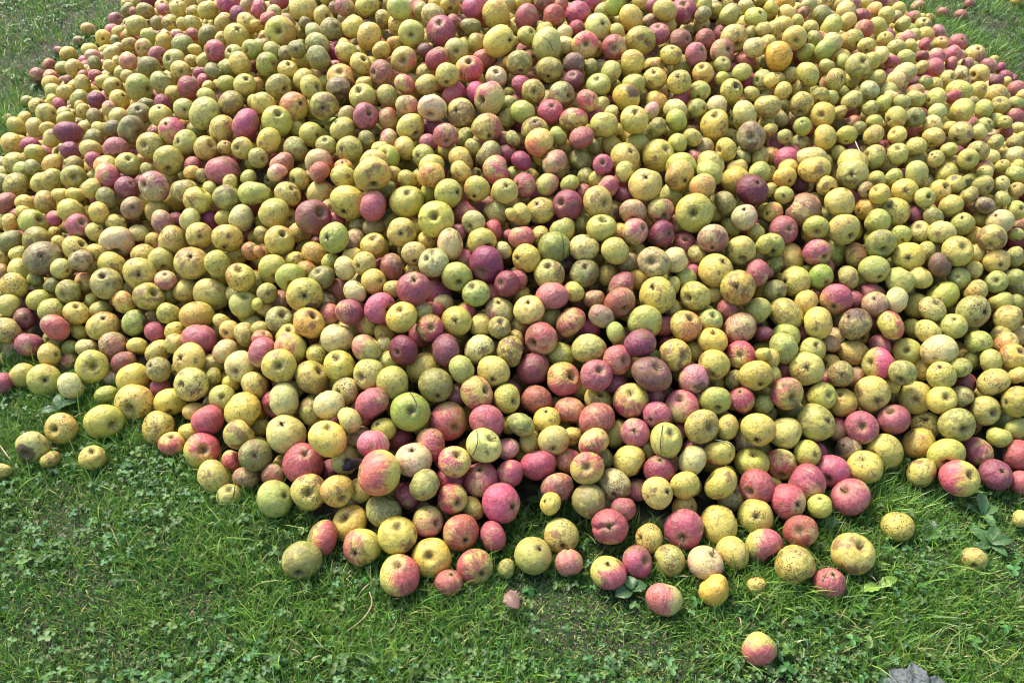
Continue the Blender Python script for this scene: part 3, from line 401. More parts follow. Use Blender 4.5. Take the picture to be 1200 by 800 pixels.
ongrass = sdi < -0.01
for it in range(260):
    P = ORG + Z[:, None] * RAY; R = k_ * Z
    d = np.linalg.norm(P[I] - P[J], axis=1); ov = (R[I] + R[J]) * 0.96 - d
    m = ov > 0
    push = np.where(m, ov * 0.30, 0) * sgn
    dz = np.zeros(NV)
    np.add.at(dz, I, -push); np.add.at(dz, J, push)
    dz += (Z0 + np.where(BE, 0.4 * RR, 0) - Z) * 0.03
    dz[ongrass] *= 0.0
    Z = Z + np.clip(dz, -0.012, 0.012)
    hmin = (Z * -RAY[:, 2]) > CAM_H - R * 0.64           # nothing sinks into the ground
    Z[hmin] = ((CAM_H - R * 0.64) / -RAY[:, 2])[hmin]
POS = ORG + Z[:, None] * RAY; RAD = k_ * Z * np.where(PY < 230, 1.03, 1.07)

# ------------------------------------------------------------------ filling: hidden apples under the skin, and the heap outside the frame
cell = 0.08
hashd = {}
allP = [p for p in POS]; allR = list(RAD)
def hk(p): return (int(p[0] // cell), int(p[1] // cell), int(p[2] // cell))
for i, p in enumerate(allP): hashd.setdefault(hk(p), []).append(i)
def fits(p, r, f=0.90):
    a, b, c = hk(p)
    for x in (a - 1, a, a + 1):
        for y in (b - 1, b, b + 1):
            for z in (c - 1, c, c + 1):
                for i in hashd.get((x, y, z), ()):
                    q = allP[i]
                    if (p[0]-q[0])**2 + (p[1]-q[1])**2 + (p[2]-q[2])**2 < (f * (r + allR[i]))**2: return False
    return True
def put(p, r):
    hashd.setdefault(hk(p), []).append(len(allP)); allP.append(np.array(p)); allR.append(r)
def scatter(n, off0, off1, region, rmin=0.024, rmax=0.034, f=0.88):
    X = rng.uniform(-2.2, 2.2, n); Y = rng.uniform(0.8, 5.4, n); h = grid(Hs, X, Y); s = grid(SD, X, Y)
    off = rng.uniform(off0, off1, n); R = rng.uniform(rmin, rmax, n)
    zc = h - off; ok = (s > 0.0) & (zc > R * 0.7)
    px, py, zz = project(np.stack([X, Y, zc], 1))
    inside = (px > -15) & (px < 1215) & (py > -12) & (py < 800)
    ok &= inside if region == 'in' else ~inside if region == 'out' else True
    for i in np.where(ok)[0]:
        p = (X[i], Y[i], zc[i])
        if fits(p, R[i], f): put(p, R[i])
scatter(60000, 0.035, 0.075, 'in', f=0.86)
scatter(40000, 0.08, 0.14, 'in', f=0.86)
nin = len(allP)
scatter(90000, -0.005, 0.012, 'out', f=0.90)
scatter(30000, 0.03, 0.07, 'out', f=0.88)
# a row along the rim of the heap outside the frame is covered by the scatter above
NALL = len(allP)
POSA = np.array(allP); RADA = np.array(allR)
print("apples: seen", NV, "all", NALL)

# ------------------------------------------------------------------ colours
CT = {  # base, blush, blush amount, spots, grime, bruise, dust
 'y': ((0.62, 0.485, 0.085), (0.70, 0.36, 0.10), 0.12, 0.35, 0.35, 0.30, 0.3),
 'c': ((0.66, 0.56, 0.18), (0.72, 0.48, 0.22), 0.12, 0.25, 0.25, 0.25, 0.3),
 'g': ((0.44, 0.435, 0.08), (0.60, 0.45, 0.10), 0.08, 0.25, 0.35, 0.20, 0.2),
 'G': ((0.30, 0.385, 0.045), (0.40, 0.42, 0.06), 0.10, 0.15, 0.30, 0.15, 0.1),
 'o': ((0.63, 0.48, 0.08), (0.68, 0.27, 0.08), 0.32, 0.40, 0.30, 0.30, 0.3),
 'O': ((0.68, 0.45, 0.06), (0.72, 0.26, 0.04), 0.30, 0.35, 0.20, 0.25, 0.1),
 'p': ((0.64, 0.49, 0.11), (0.60, 0.11, 0.125), 0.50, 0.25, 0.25, 0.25, 0.3),
 'q': ((0.66, 0.45, 0.19), (0.60, 0.19, 0.18), 0.52, 0.20, 0.25, 0.25, 0.4),
 'r': ((0.64, 0.30, 0.14), (0.47, 0.085, 0.115), 0.74, 0.20, 0.28, 0.25, 0.45),
 'd': ((0.42, 0.14, 0.11), (0.27, 0.040, 0.075), 0.90, 0.15, 0.30, 0.25, 0.35),
 'R': ((0.55, 0.32, 0.14), (0.42, 0.095, 0.065), 0.70, 0.30, 0.35, 0.30, 0.4),
 'D': ((0.32, 0.14, 0.09), (0.20, 0.055, 0.055), 0.75, 0.20, 0.45, 0.45, 0.6),
 'k': ((0.46, 0.43, 0.09), (0.50, 0.35, 0.12), 0.15, 0.45, 0.75, 0.30, 0.5),
 'K': ((0.36, 0.36, 0.09), (0.40, 0.30, 0.10), 0.15, 0.30, 0.80, 0.25, 0.5),
 'b': ((0.50, 0.36, 0.15), (0.48, 0.20, 0.11), 0.40, 0.40, 0.50, 0.35, 0.7),
 'B': ((0.40, 0.30, 0.12), (0.30, 0.17, 0.09), 0.35, 0.45, 0.70, 0.55, 0.7),
 's': ((0.62, 0.52, 0.12), (0.66, 0.32, 0.10), 0.25, 0.85, 0.40, 0.35, 0.3),
}
mixcodes = list("yyyyyycccggggookkpprrrqRdsb")
CODE = [a[3] for a in AP] + [mixcodes[i] for i in rng.integers(0, len(mixcodes), NALL - NV)]
PIT = [a[4] for a in AP] + list(rng.choice([0, 0, 1, 2, 3, 4, 5, 6, 7, 8, 9], NALL - NV))
NP = {1: (-1, -1), 2: (0, -1), 3: (1, -1), 4: (-1, 0), 5: (0, 0), 6: (1, 0), 7: (-1, 1), 8: (0, 1), 9: (1, 1)}

def unit(v): return v / np.linalg.norm(v)
def orient(i):
    """axis of the stem pit in world space, and which pole shows (0 stem, 1 calyx)"""
    p = POSA[i]; back = unit(ORG - p); rt = unit(np.cross(UP, back)); up = np.cross(back, rt)
    n = PIT[i]
    if n == 0:
        a = rng.uniform(0, 2 * math.pi); tz = rng.uniform(-0.25, 0.25)
        ax = math.cos(a) * rt + math.sin(a) * up + tz * back; show = -1
    else:
        dx, dy = NP[int(n)]; l = math.hypot(dx, dy) or 1.0
        t = math.radians(rng.uniform(32, 50) if n != 5 else rng.uniform(0, 12)); a0 = rng.normal(0, 0.2)
        ddx, ddy = (dx / l, dy / l) if n != 5 else (math.cos(rng.uniform(0, 6.28)), math.sin(rng.uniform(0, 6.28)))
        ddx, ddy = ddx * math.cos(a0) - ddy * math.sin(a0), ddx * math.sin(a0) + ddy * math.cos(a0)
        ax = math.sin(t) * (ddx * rt + ddy * up) + math.cos(t) * back
        show = 1 if rng.random() < 0.42 else 0
    ax = unit(ax)
    if show == 1: ax = -ax
    t_ = unit(np.cross(ax, rng.normal(size=3))); b_ = np.cross(ax, t_)
    return np.stack([t_, b_, ax], 1), show

def apple_shape(nlat, nlon, g, lumpy=1.0):
    ph = np.linspace(0, math.pi, nlat + 1)[1:-1]; ph = ph - 0.10 * np.sin(2 * ph)
    lam = np.linspace(0, 2 * math.pi, nlon, endpoint=False)
    PH, LA = np.meshgrid(ph, lam, indexing='ij')
    PH = np.concatenate([[0.0], PH.ravel(), [math.pi]]); LA = np.concatenate([[0.0], LA.ravel(), [0.0]])
    k = g.uniform(0.80, 0.95); sh = g.uniform(0.0, 0.09)
    rho = np.sin(PH) * (1 + sh * np.cos(PH)); z = k * np.cos(PH)
    ws, ds = g.uniform(0.17, 0.30), g.uniform(0.20, 0.40); wc, dc = g.uniform(0.13, 0.22), g.uniform(0.09, 0.18)
    lob = g.uniform(0.01, 0.035) * np.cos(5 * LA + g.uniform(0, 6))
    z = np.where(PH < math.pi / 2, z - ds * np.exp(-(rho / ws) ** 2), z + dc * np.exp(-(rho / (wc * (1 + 3 * lob))) ** 2) + lob * np.exp(-((rho - 0.4) / 0.22) ** 2) * 0.45)
    rho = rho * (1 + lob * (0.4 - 0.6 * np.cos(PH)))
    x, y = rho * np.cos(LA), rho * np.sin(LA)
    V = np.stack([x, y, z], 1)
    U = np.stack([np.sin(PH) * np.cos(LA), np.sin(PH) * np.sin(LA), np.cos(PH)], 1)
    s = np.zeros(len(V))
    for _ in range(4):
        w = unit(g.normal(size=3)) * g.uniform(1.2, 3.0); s += np.sin(U @ w + g.uniform(0, 6.28))
    V *= (1 + 0.028 * lumpy * s)[:, None]
    if lumpy > 0.7 and g.random() < 0.25:                  # a crease or flat side
        w = unit(g.normal(size=3)); w[2] *= 0.3; w = unit(w)
        V *= (1 - g.uniform(0.08, 0.18) * np.exp(-((1 - U @ w) / 0.10) ** 1.0))[:, None]
    V[:, 0] *= g.uniform(0.95, 1.04); V[:, 2] += V[:, 0] * g.uniform(-0.10, 0.10)
    V *= 1.0 / np.abs(V[:, :2]).max()
    n = nlon; F = []
    a = np.arange(nlat - 2)[:, None] * n + 1; j = np.arange(n)[None]; jn = (j + 1) % n
    quads = np.stack([a + j, a + n + j, a + n + jn, a + jn], -1).reshape(-1, 4)
    top = np.stack([np.zeros(n, int), 1 + np.arange(n), 1 + (np.arange(n) + 1) % n], 1)
    last = 1 + (nlat - 2) * n; e = len(V) - 1
    bot = np.stack([np.full(n, e), last + (np.arange(n) + 1) % n, last + np.arange(n)], 1)
    return V, U, quads, np.concatenate([top, bot]), (k - ds, -(k - dc))

# marks seen in the photograph: (x, y, side of the flush, amount), (x, y, side of a rotten patch, size), creases
FLUSH = [(1123, 560, 4, .50), (445, 554, 4, .48), (895, 637, 6, .55), (378, 631, 6, .55), (237, 527, 9, .50), (714, 671, 3, .5), (926, 585, 7, .6), (891, 760, 2, .5), (1029, 426, 6, .45),
         (997, 295, 9, .5), (340, 39, 6, .4), (457, 642, 2, .5), (981, 352, 9, .5), (777, 703, 4, .6), (467, 675, 6, .5)]
PATCH = [(36, 524, 1, .74), (356, 346, 3, .42), (1002, 379, 8, .62), (1154, 241, 5, .70), (994, 527, 7, .95), (813, 444, 3, .45), (564, 282, 3, .36), (734, 115, 9, .60), (857, 106, 9, .42),
         (467, 627, 3, .42), (720, 568, 2, .42), (1119, 215, 8, .40), (880, 160, 2, .5), (658, 628, 2, .24), (910, 83, 8, .4), (622, 149, 8, .3), (757, 545, 9, .35), (541, 353, 0, 0), (705, 250, 6, .5), (397, 100, 3, .6), (1145, 660, 4, .2), (504, 653, 1, .22)]
CREASE = [(714, 617, 4), (425, 641, 2), (868, 268, 2), (866, 469, 8), (507, 310, 8), (1087, 469, 4), (665, 658, 8)]
def near_mark(T, i):
    for t in T:
        if abs(t[0] - PX[i]) + abs(t[1] - PY[i]) < 12: return t
def side_dir(i, n, toward=0.55):
    p = POSA[i]; back = unit(ORG - p); rt = unit(np.cross(UP, back)); up = np.cross(back, rt); dx, dy = NP[n]
    l = math.hypot(dx, dy) or 1.0
    return unit(math.sqrt(1 - toward ** 2) * (dx / l * rt + dy / l * up) + toward * back) if n != 5 else back
def apple_attrs(code, U, g, i=None, R=None):
    b, bl, am, sp, gr, br, du = CT[code]
    hue = 1 + g.normal(0, 0.07); val = 1 + g.normal(0, 0.09)
    ca = np.clip(np.array(b) * np.array([hue, 1, g.uniform(0.8, 1.35)]) * val, 0.01, 0.85)
    cb = np.clip(np.array(bl) * (1 + g.normal(-0.06, 0.14)) * np.array([1, g.uniform(0.7, 1.4), g.uniform(0.75, 1.35)]), 0.01, 0.85)
    prm = np.array([np.clip(am + g.normal(0, 0.09), 0, 1), np.clip(sp + 0.19 + g.normal(0, 0.22), 0, 1), np.clip(gr + 0.06 + g.normal(0, 0.2), 0, 1)])
    br = np.clip(br + 0.05 + g.normal(0, 0.18), 0, 1); du = np.clip(du + g.normal(0, 0.15), 0, 1)
    w = unit(g.normal(size=3) * np.array([1, 1, 0.5]))
    n = len(U); seed = g.uniform(0, 1, 3); bterm = U @ w; rot = np.full(n, -1.0)
    if i is not None and i < NV:
        t = near_mark(FLUSH, i)
        if t: w = R.T @ side_dir(i, t[2], 0.25); bterm = (U @ w) * 2.2; prm[0] = t[3]
        t = near_mark(PATCH, i)
        if t and t[2]: w = R.T @ side_dir(i, t[2], 0.70); rot = (U @ w) - math.cos(t[3])
    return (np.tile(ca, (n, 1)), np.tile(cb, (n, 1)), np.tile(prm, (n, 1)),
            np.stack([bterm, np.full(n, br), np.full(n, du)], 1), np.tile(seed, (n, 1)), rot)
def put_attrs(me, U, A):
    setattr_vec(me, "lc", U); setattr_vec(me, "ca", A[0]); setattr_vec(me, "cb", A[1]); setattr_vec(me, "prm", A[2]); setattr_vec(me, "prm2", A[3]); setattr_vec(me, "sd", A[4]); setattr_f(me, "rot", A[5])

def tube(pts, rad, k=6):
    pts = np.array(pts, float); rad = np.array(rad, float); n = len(pts); V = []
    for i in range(n):
        t = unit(pts[min(i + 1, n - 1)] - pts[max(i - 1, 0)]); a = unit(np.cross(t, (0.31, 0.22, 0.93) if abs(t[2]) < 0.9 else (1, 0.1, 0))); b = np.cross(t, a)
        for j in range(k):
            an = 2 * math.pi * j / k; V.append(pts[i] + rad[i] * (math.cos(an) * a + math.sin(an) * b))
    V += [pts[0], pts[-1]]; V = np.array(V)
    Q = [(i * k + j, i * k + (j + 1) % k, (i + 1) * k + (j + 1) % k, (i + 1) * k + j) for i in range(n - 1) for j in range(k)]
    T = [(n * k, (j + 1) % k, j) for j in range(k)] + [(n * k + 1, (n - 1) * k + j, (n - 1) * k + (j + 1) % k) for j in range(k)]
    return V, np.array(Q), np.array(T)
def stem_shape(g, z0):
    L = g.choice([0.22, 0.3, 0.42, 0.6], p=[0.4, 0.3, 0.2, 0.1]); bx, by = g.normal(0, 0.12, 2)
    pts = [(bx * t * t, by * t * t, z0 - 0.03 + t * L) for t in np.linspace(0, 1, 5)]
    return tube(pts, [0.035, 0.028, 0.025, 0.028, 0.042])
def calyx_shape(g, z0):
    Vs = []; Q = []; T = []; o = 0
    for i in range(5):
        a = i * 2 * math.pi / 5 + g.normal(0, 0.12); c, s = math.cos(a), math.sin(a)
        p = [(0.015 * c, 0.015 * s, z0 + 0.03), (0.045 * c, 0.045 * s, z0 - 0.03), (0.07 * c, 0.07 * s, z0 - 0.06 - g.uniform(0, 0.04)), (0.035 * c, 0.035 * s, z0 - 0.10)]
        v, q, t = tube(p, [0.028, 0.030, 0.020, 0.006], 5)
        Vs.append(v); Q.append(q + o); T.append(t + o); o += len(v)
    return np.concatenate(Vs), np.concatenate(Q), np.concatenate(T)

# ------------------------------------------------------------------ what shows of each apple: discs drawn near to far on a coarse picture
W2, H2 = 1200, 800
buf = np.full((H2, W2), 1e9); own = np.full((H2, W2), -1)
for i in range(nin):
    x, y, z = project(POSA[i]); r = FPX * RADA[i] / z
    x0, x1 = max(int(x - r), 0), min(int(x + r) + 2, W2); y0, y1 = max(int(y - r), 0), min(int(y + r) + 2, H2)
    if x0 >= x1 or y0 >= y1: continue
    yy, xx = np.mgrid[y0:y1, x0:x1]; d2 = ((xx - x) ** 2 + (yy - y) ** 2) / (r * r); m = d2 < 1
    dep = z - RADA[i] * np.sqrt(np.clip(1 - d2, 0, 1)); s = buf[y0:y1, x0:x1]; w = m & (dep < s)
    s[w] = dep[w]; own[y0:y1, x0:x1][w] = i
area = np.bincount(own[own >= 0], minlength=NALL)
order = [int(i) for i in np.argsort(-area) if i < NV]
loose = [i for i in range(NV) if ongrass[i] and PY[i] > 300]
IND = list(dict.fromkeys(loose + order))[:300]
isind = np.zeros(NALL, bool); isind[IND] = True
print("individual apples", len(IND), "smallest area", area[IND].min(), "loose", len(loose))
# ------------------------------------------------------------------ what singles each apple out: landmarks by look, the others by the landmarks round them
GROUP_PILE = "apples in the heap"; GROUP_LOOSE = "apples lying loose on the grass"
ANCHORS = [
 (480, 481, "vivid green apple", "vivid green apple with a dark pit and a thin dark blade across it"),
 (445, 554, "biggest pale pink apple", "biggest apple of the heap, pale yellow flushed pink, beside a dark purple leaf"),
 (467, 675, "lowest striped apple", "large pink and yellow striped apple lowest at the foot of the heap, pit upwards"),
 (890, 760, "lone pink apple", "pink apple lying alone on the grass, farthest from the heap"),
 (764, 437, "large brown-purple apple", "large dull brown-purple apple among red and yellow ones low in the heap"),
 (571, 310, "big plum-purple apple", "big plum-purple apple next to a small golden orange one in the middle of the heap"),
 (669, 377, "bright crimson apple", "bright evenly crimson apple with no pit showing, above a large pale yellow-green one"),
 (234, 396, "big magenta apple", "big magenta-red apple alone among yellow ones, above the grassy inlet"),
 (356, 543, "big tomato-red apple", "big tomato-red apple with its pit upwards between yellow ones near the foot of the heap"),
 (36, 524, "half-rotten apple", "yellow-green apple on the grass with one side rotted dark brown"),
 (1052, 616, "lone yellow apple", "medium yellow apple standing alone on the grass between the heap and the dock weed"),
 (998, 649, "huge yellow apple", "huge yellow apple on the grass with a stem pit near its top edge"),
 (996, 582, "big raspberry-red apple", "big raspberry-red apple at the edge of the grass beside a small green-yellow one"),
 (1011, 500, "deep-pitted red apple", "round red apple facing the camera with its deep brown pit in the centre"),
 (714, 617, "creased red apple", "red apple with a deep crease lying on the grass beside a dark round-leaved weed"),
 (764, 307, "mouldy grey-green apple", "mouldy grey-green apple with a wide shrivelled pit in the middle of the heap"),
 (812, 250, "broad pale-green apple", "broad pale yellow-green apple showing a dark star-like pit"),
 (1002, 379, "black-bruised yellow apple", "yellow apple with a large grey-black bruise across its top"),
 (122, 494, "outlying green apple", "large yellow-green apple on the grass with its pit low, beside the big orange-yellow one"),
 (65, 384, "round rose-red apple", "round rose-red apple standing just above the grass where the heap narrows"),
 (50, 302, "grey ring-pitted apple", "large grey-brown apple with a wide ring-like pit facing the camera"),
 (511, 256, "dark-pitted yellow apple", "large yellow apple with a dark pit in its centre, beside a paler green one above it"),
 (436, 241, "round magenta apple", "round magenta apple overlapping a large yellow one in the upper middle of the heap"),
 (366, 254, "big rosy apple", "big rosy pink-red apple with a stem pit near its top"),
 (356, 346, "brown-patched yellow apple", "yellow apple with a dark pit and one round brown bruise"),
 (1141, 655, "tiny outlying yellow apple", "small yellow apple half sunk in the grass below the dock weed"),
 (842, 616, "big lemon-yellow apple", "big clean lemon-yellow apple without a visible pit, at the foot of the heap"),
 (781, 515, "stalk-draped green apple", "speckled green apple with a dark stalk hanging down over its face"),
 (1123, 560, "red-cheeked yellow apple", "large yellow apple with one red cheek lying at the edge of the grass"),
 (658, 628, "two-holed yellow apple", "yellow apple with two dark brown holes lying on the grass"),
 (157, 470, "fat orange-yellow apple", "fat orange-yellow apple with a dark pit low on its face beside the outlying green one"),
 (734, 115, "golden rotting apple", "golden orange apple with a brown-grey rotten patch on its upper side"),
 (640, 54, "wide yellow-green apple", "wide yellow-green apple with a dark stalk across it, near the top of the heap"),
 (631, 90, None, None), (516, 37, "cherry-red top apple", "bright cherry-red apple near the top of the heap between large yellow ones"),
 (436, 204, "bulky tan-yellow apple", "bulky tan-yellow apple behind the large green-yellow one in the upper middle"),
 (912, 66, "large blotchy orange apple", "large golden apple with a brown cheek high on the heap among green ones"),
 (81, 156, "big dark crimson apple", "biggest dark crimson apple on the far slope, just above another dark red one"),
 (882, 222, "dark red slope apple", "dark red apple with its pit showing, beside small green ones high on the slope"),
 (1140, 365, "grey-smudged green apple", "large yellow-green apple with a grey smudge, near the edge of the picture"),
 (1191, 471, "large cut-off apple", "large yellow-green apple cut off by the edge of the picture, above small green ones"),
 (155, 152, "mossy brown-green apple", "mossy brown-green apple with a big open pit on the far slope"),
 (1006, 77, "smudged green slope apple", "large yellow-green apple with a smudged top, high on the slope"),
 (1126, 156, "rust-spotted slope apple", "yellow apple with rusty brown spots on its underside, high on the slope"),
 (329, 39, "open-pitted slope apple", "large yellow apple with an open pit near the upper end of the heap"),
 (954, 200, "brown-flushed yellow apple", "large yellow apple flushed brown, above the dark gap high on the slope"),
 (739, 470, "striped pale-crowned apple", "red-striped yellow apple with a pale open crown, under the large brown-purple one"),
 (821, 499, "wide olive apple", "wide olive-green apple with a dark pit, beside a plain small yellow one"),
 (956, 495, "wide green apple", "wide green apple with a pit on its side, above dusty apples near the grass"),
 (688, 549, "yellow-faced pink apple", "pink apple with a yellow face round its open pit, near the grassy hollow"),
 (588, 590, "large deep-pink apple", "large deep pink apple with its pit on one side, beside the grassy hollow"),
 (505, 651, "open-pitted blushed apple", "yellow apple blushed at the rim with a deep open pit, beside the lowest striped one"),
 (526, 682, "small dull-red apple", "small dull red apple lowest on the grass between two larger striped ones"),
 (334, 507, "big pale stem-pit apple", "big pale creamy yellow apple with a pit upwards, just above the big tomato-red one"),
 (525, 492, "large rusty apple", "large rusty pink apple with its pit low, beside the vivid green one"),
 (1022, 461, "plump yellow apple", "plump yellow apple above the two bright red ones near the grass"),
 (4, 449, "cut-off red apple", "red apple cut off by the edge of the picture just above the grass"),
 (288, 146, "far-slope red apple", "large reddish apple on the far slope above the big rosy one"),
]
COLW = {'y': "yellow", 'c': "pale creamy", 'g': "yellow-green", 'G': "green", 'o': "orange-tinged yellow", 'O': "golden orange", 'p': "pink and yellow", 'q': "pale pink", 'r': "red",
        'd': "dark purplish red", 'R': "dusty red", 'D': "brown-purple", 'k': "grimy olive-yellow", 'K': "mossy green", 'b': "tan-brown", 'B': "brown-grey", 's': "brown-spotted yellow"}
LABELS = {}; anc = []
marks = []
for (x, y, short, full) in ANCHORS:
    if short:
        dd, i = min((math.hypot(PX[i] - x, PY[i] - y), i) for i in range(NV))
        if dd < 9: marks.append(i)
IND = list(dict.fromkeys(loose + marks + order))[:300]
isind[:] = False; isind[IND] = True
for (x, y, short, full) in ANCHORS:
    if not short: continue
    d = [(math.hypot(PX[i] - x, PY[i] - y), i) for i in IND]; dd, i = min(d)
    if dd > 9 or i in LABELS: print("landmark not found", short, dd); continue
    LABELS[i] = full; anc.append((i, short))
ORD = ["", "first", "second", "third", "fourth", "fifth", "sixth", "seventh", "eighth", "ninth", "tenth"]
cand = [j for j in range(NV) if area[j] > 150]
taken = set()
for i in IND:
    if i in LABELS: continue
    med = np.median([RP[j] for j in sorted(cand, key=lambda j: math.hypot(PX[j] - PX[i], PY[j] - PY[i]))[:25]])
    size = "large " if RP[i] > 1.15 * med else "small " if RP[i] < 0.78 * med else ""
    best = None
    for lim in (0.93, 0.80):
      if best: break
      for ai, an in sorted(anc, key=lambda t: math.hypot(PX[t[0]] - PX[i], PY[t[0]] - PY[i]))[:(5 if lim > 0.9 else 12)]:
          vx, vy = PX[i] - PX[ai], PY[i] - PY[ai]; di = math.hypot(vx, vy)
          opts = [("towards the " + bn, PX[bi] - PX[ai], PY[bi] - PY[ai]) for bi, bn in anc if bi != ai] 
          opts += [("straight up from the " + an, 0, -1), ("straight down from the " + an, 0, 1)]
          for nm, wx, wy in opts:
              lw = math.hypot(wx, wy); cosang = (vx * wx + vy * wy) / (di * lw)
              if cosang < lim: continue
              n = 1
              for j in cand:
                  if j in (i, ai): continue
                  ux, uy = PX[j] - PX[ai], PY[j] - PY[ai]; dj = math.hypot(ux, uy)
                  if 0 < dj < di and (ux * wx + uy * wy) / (dj * lw) > 0.93: n += 1
              if n > 10: continue
              key = (ai, nm, n)
              if key in taken: continue
              cost = n * 1.0 + di / 120 + (1 - cosang) * 18 + (lw / 110 if lw > 1 else 0.8) + (3 if lw > 1 and lw < di else 0)
              if best is None or cost < best[0]: best = (cost, key, an, nm)
    if best is None: print("no label", i, PX[i], PY[i]); continue
    taken.add(best[1]); n = best[1][2]
    if best[3].startswith("straight"): LABELS[i] = f"{size}{COLW[CODE[i]]} apple, {ORD[n]} {best[3]}"
    elif n == 1: LABELS[i] = f"{size}{COLW[CODE[i]]} apple nearest the {best[2]}, {best[3].replace('towards the', 'towards')}"
    else: LABELS[i] = f"{size}{COLW[CODE[i]]} apple, {ORD[n]} from the {best[2]} {best[3].replace('towards the', 'towards')}"
for i in LABELS:
    if len(LABELS[i].split()) > 16: LABELS[i] = LABELS[i].replace("large ", "", 1).replace(" apple, ", ", ", 1)
    if len(LABELS[i].split()) > 16: LABELS[i] = LABELS[i].replace("orange-tinged yellow", "orange-yellow").replace("pink and yellow", "pink-yellow").replace("from the", "from").replace("apple straight", "straight").replace("large ", "", 1)
WORST = max(len(l.replace('-', ' ').split()) for l in LABELS.values())
print("labels", len(LABELS), "distinct", len(set(LABELS.values())), "longest", max(len(l.split()) for l in LABELS.values()))


# ------------------------------------------------------------------ ground
def height_ground(X, Y):
    return 0.006 * np.sin(X * 5.1 + 1.3) * np.sin(Y * 4.3) + 0.004 * np.sin(X * 13 + Y * 9) - 0.004
near = np.linspace(-4, 4, 161); far = np.array([-120, -40, -15, -7])
ax_ = np.concatenate([far, near, -far[::-1]]); ay_ = np.concatenate([[-60, -20, -6, -2], np.linspace(-0.5, 7, 151), [9, 14, 25, 60, 150]])
GXX, GYY = np.meshgrid(ax_, ay_)
gz = np.where((np.abs(GXX) <= 4) & (GYY >= -0.5) & (GYY <= 7), height_ground(GXX, GYY), -0.004)
V = np.stack([GXX.ravel(), GYY.ravel(), gz.ravel()], 1)
nx = len(ax_); a = (np.arange(len(ay_) - 1)[:, None] * nx + np.arange(nx - 1)[None]).ravel()
m = NT("soil")
tc = m.n("ShaderNodeTexCoord").outputs["Object"]
n1 = m.noise(tc, 9.0, 6.0, 0.7); n2 = m.noise(tc, 70.0, 5.0, 0.7); n3 = m.noise(tc, 1.7, 3.0)
c = m.mix(m.ss(n2, 0.35, 0.65), (0.026, 0.020, 0.012), (0.085, 0.066, 0.040))
c = m.mix(m.math('MULTIPLY', m.ss(n1, 0.35, 0.6), 0.6), c, (0.034, 0.052, 0.014))
m.bump(n2, 0.9, 0.01)
link("ground", make_mesh("ground", V, [np.stack([a, a + 1, a + nx + 1, a + nx], 1)], m.out(Base_Color=c, Roughness=0.95)))["kind"] = "structure"

# ------------------------------------------------------------------ the 300 apples that show largest, each an object of its own
for rank, i in enumerate(IND):
    g = np.random.default_rng(1000 + i)
    rng = np.random.default_rng(5000 + i)
    big = RAD[i] / Z[i] * FPX > 15
    lum = 1.8 if CODE[i] in 'DKB' else 1.0
    V, U, Q, T, zz = apple_shape(30 if big else 22, 40 if big else 30, g, lum)
    R, show = orient(i); cr = near_mark(CREASE, i)
    if cr:
        w = unit(R.T @ side_dir(i, cr[2], 0.8)); tw = unit(np.cross(w, R.T @ (ORG - POSA[i])) + 1e-3); pl = U @ unit(np.cross(w, tw))
        V = V * (1 - 0.24 * np.exp(-(np.arcsin(np.clip(U @ tw + 0.10 * np.sin(2.5 * pl + 1.0) + 0.03 * np.sin(9 * pl), -1, 1)) / 0.11) ** 2) * np.clip(U @ w, 0, 1) ** 2)[:, None]
    me = make_mesh("apple", V, [Q, T], M_APPLE); put_attrs(me, U, apple_attrs(CODE[i], U, g, i, R))
    o = link("apple", me)
    o.matrix_world = Matrix.Translation(Vector(POSA[i])) @ Matrix([list(r) for r in R]).to_4x4() @ Matrix.Scale(float(RADA[i]), 4)
    tag(o, LABELS.get(i), "apple", GROUP_PILE if i not in loose else GROUP_LOOSE)
    if show == 0 and g.random() < 0.8:
        v, q, t = stem_shape(g, zz[0]); link("stem", make_mesh("stem", v, [q, t], M_STEM), o)
    elif show == 1:
        v, q, t = calyx_shape(g, zz[1]); link("calyx", make_mesh("calyx", v, [q, t], M_CALYX), o)

# ------------------------------------------------------------------ the rest of the heap: one mass
def lowres(nlat, nlon, n):
    out = []
    for s in range(n):
        out.append(apple_shape(nlat, nlon, np.random.default_rng(300 + s + nlat), 1.0))
    return out
SH_V = lowres(20, 26, 30); SH_F = lowres(10, 14, 16)
VV, QQ, TT, AA = [], [], [], [[] for _ in range(7)]; off = 0; small_V = []; small_F = []; so = 0
sV, sQ, sT, so = [], [], [], 0
for i in range(NALL):
    if isind[i]: continue
    g = np.random.default_rng(1000 + i); rng = np.random.default_rng(5000 + i)
    vis = i < NV or (i < nin and area[i] > 25)
    V, U, Q, T, zz = (SH_V if vis else SH_F)[int(g.integers(0, 30 if vis else 16))]
    R, show = orient(i)
    sq = 1.0
    Wv = (V * RADA[i]) @ R.T + POSA[i]
    VV.append(Wv); QQ.append(Q + off); TT.append(T + off); off += len(V)
    for l_, a_ in zip(AA, (U,) + apple_attrs(CODE[i], U, g, i, R)): l_.append(a_)
    if vis and show >= 0 and i < NV:
        v, q, t = (stem_shape(g, zz[0]) if show == 0 else calyx_shape(g, zz[1]))
        if show == 0 and g.random() < 0.25: continue
        sV.append((v * RADA[i]) @ R.T + POSA[i]); sQ.append(q + so); sT.append(t + so); so += len(v)
me = make_mesh("apples", np.concatenate(VV), [np.concatenate(QQ), np.concatenate(TT)], M_APPLE)
AA = [np.concatenate(x) for x in AA]
put_attrs(me, AA[0], AA[1:])
mass = tag(link("apples", me), "mass of yellow, green and red windfall apples heaped up the slope behind the front apples", "apples", kind="stuff")
ms = make_mesh("stems", np.concatenate(sV), [np.concatenate(sQ), np.concatenate(sT)], M_STEM)
link("stems", ms, mass)["kind"] = "stuff"
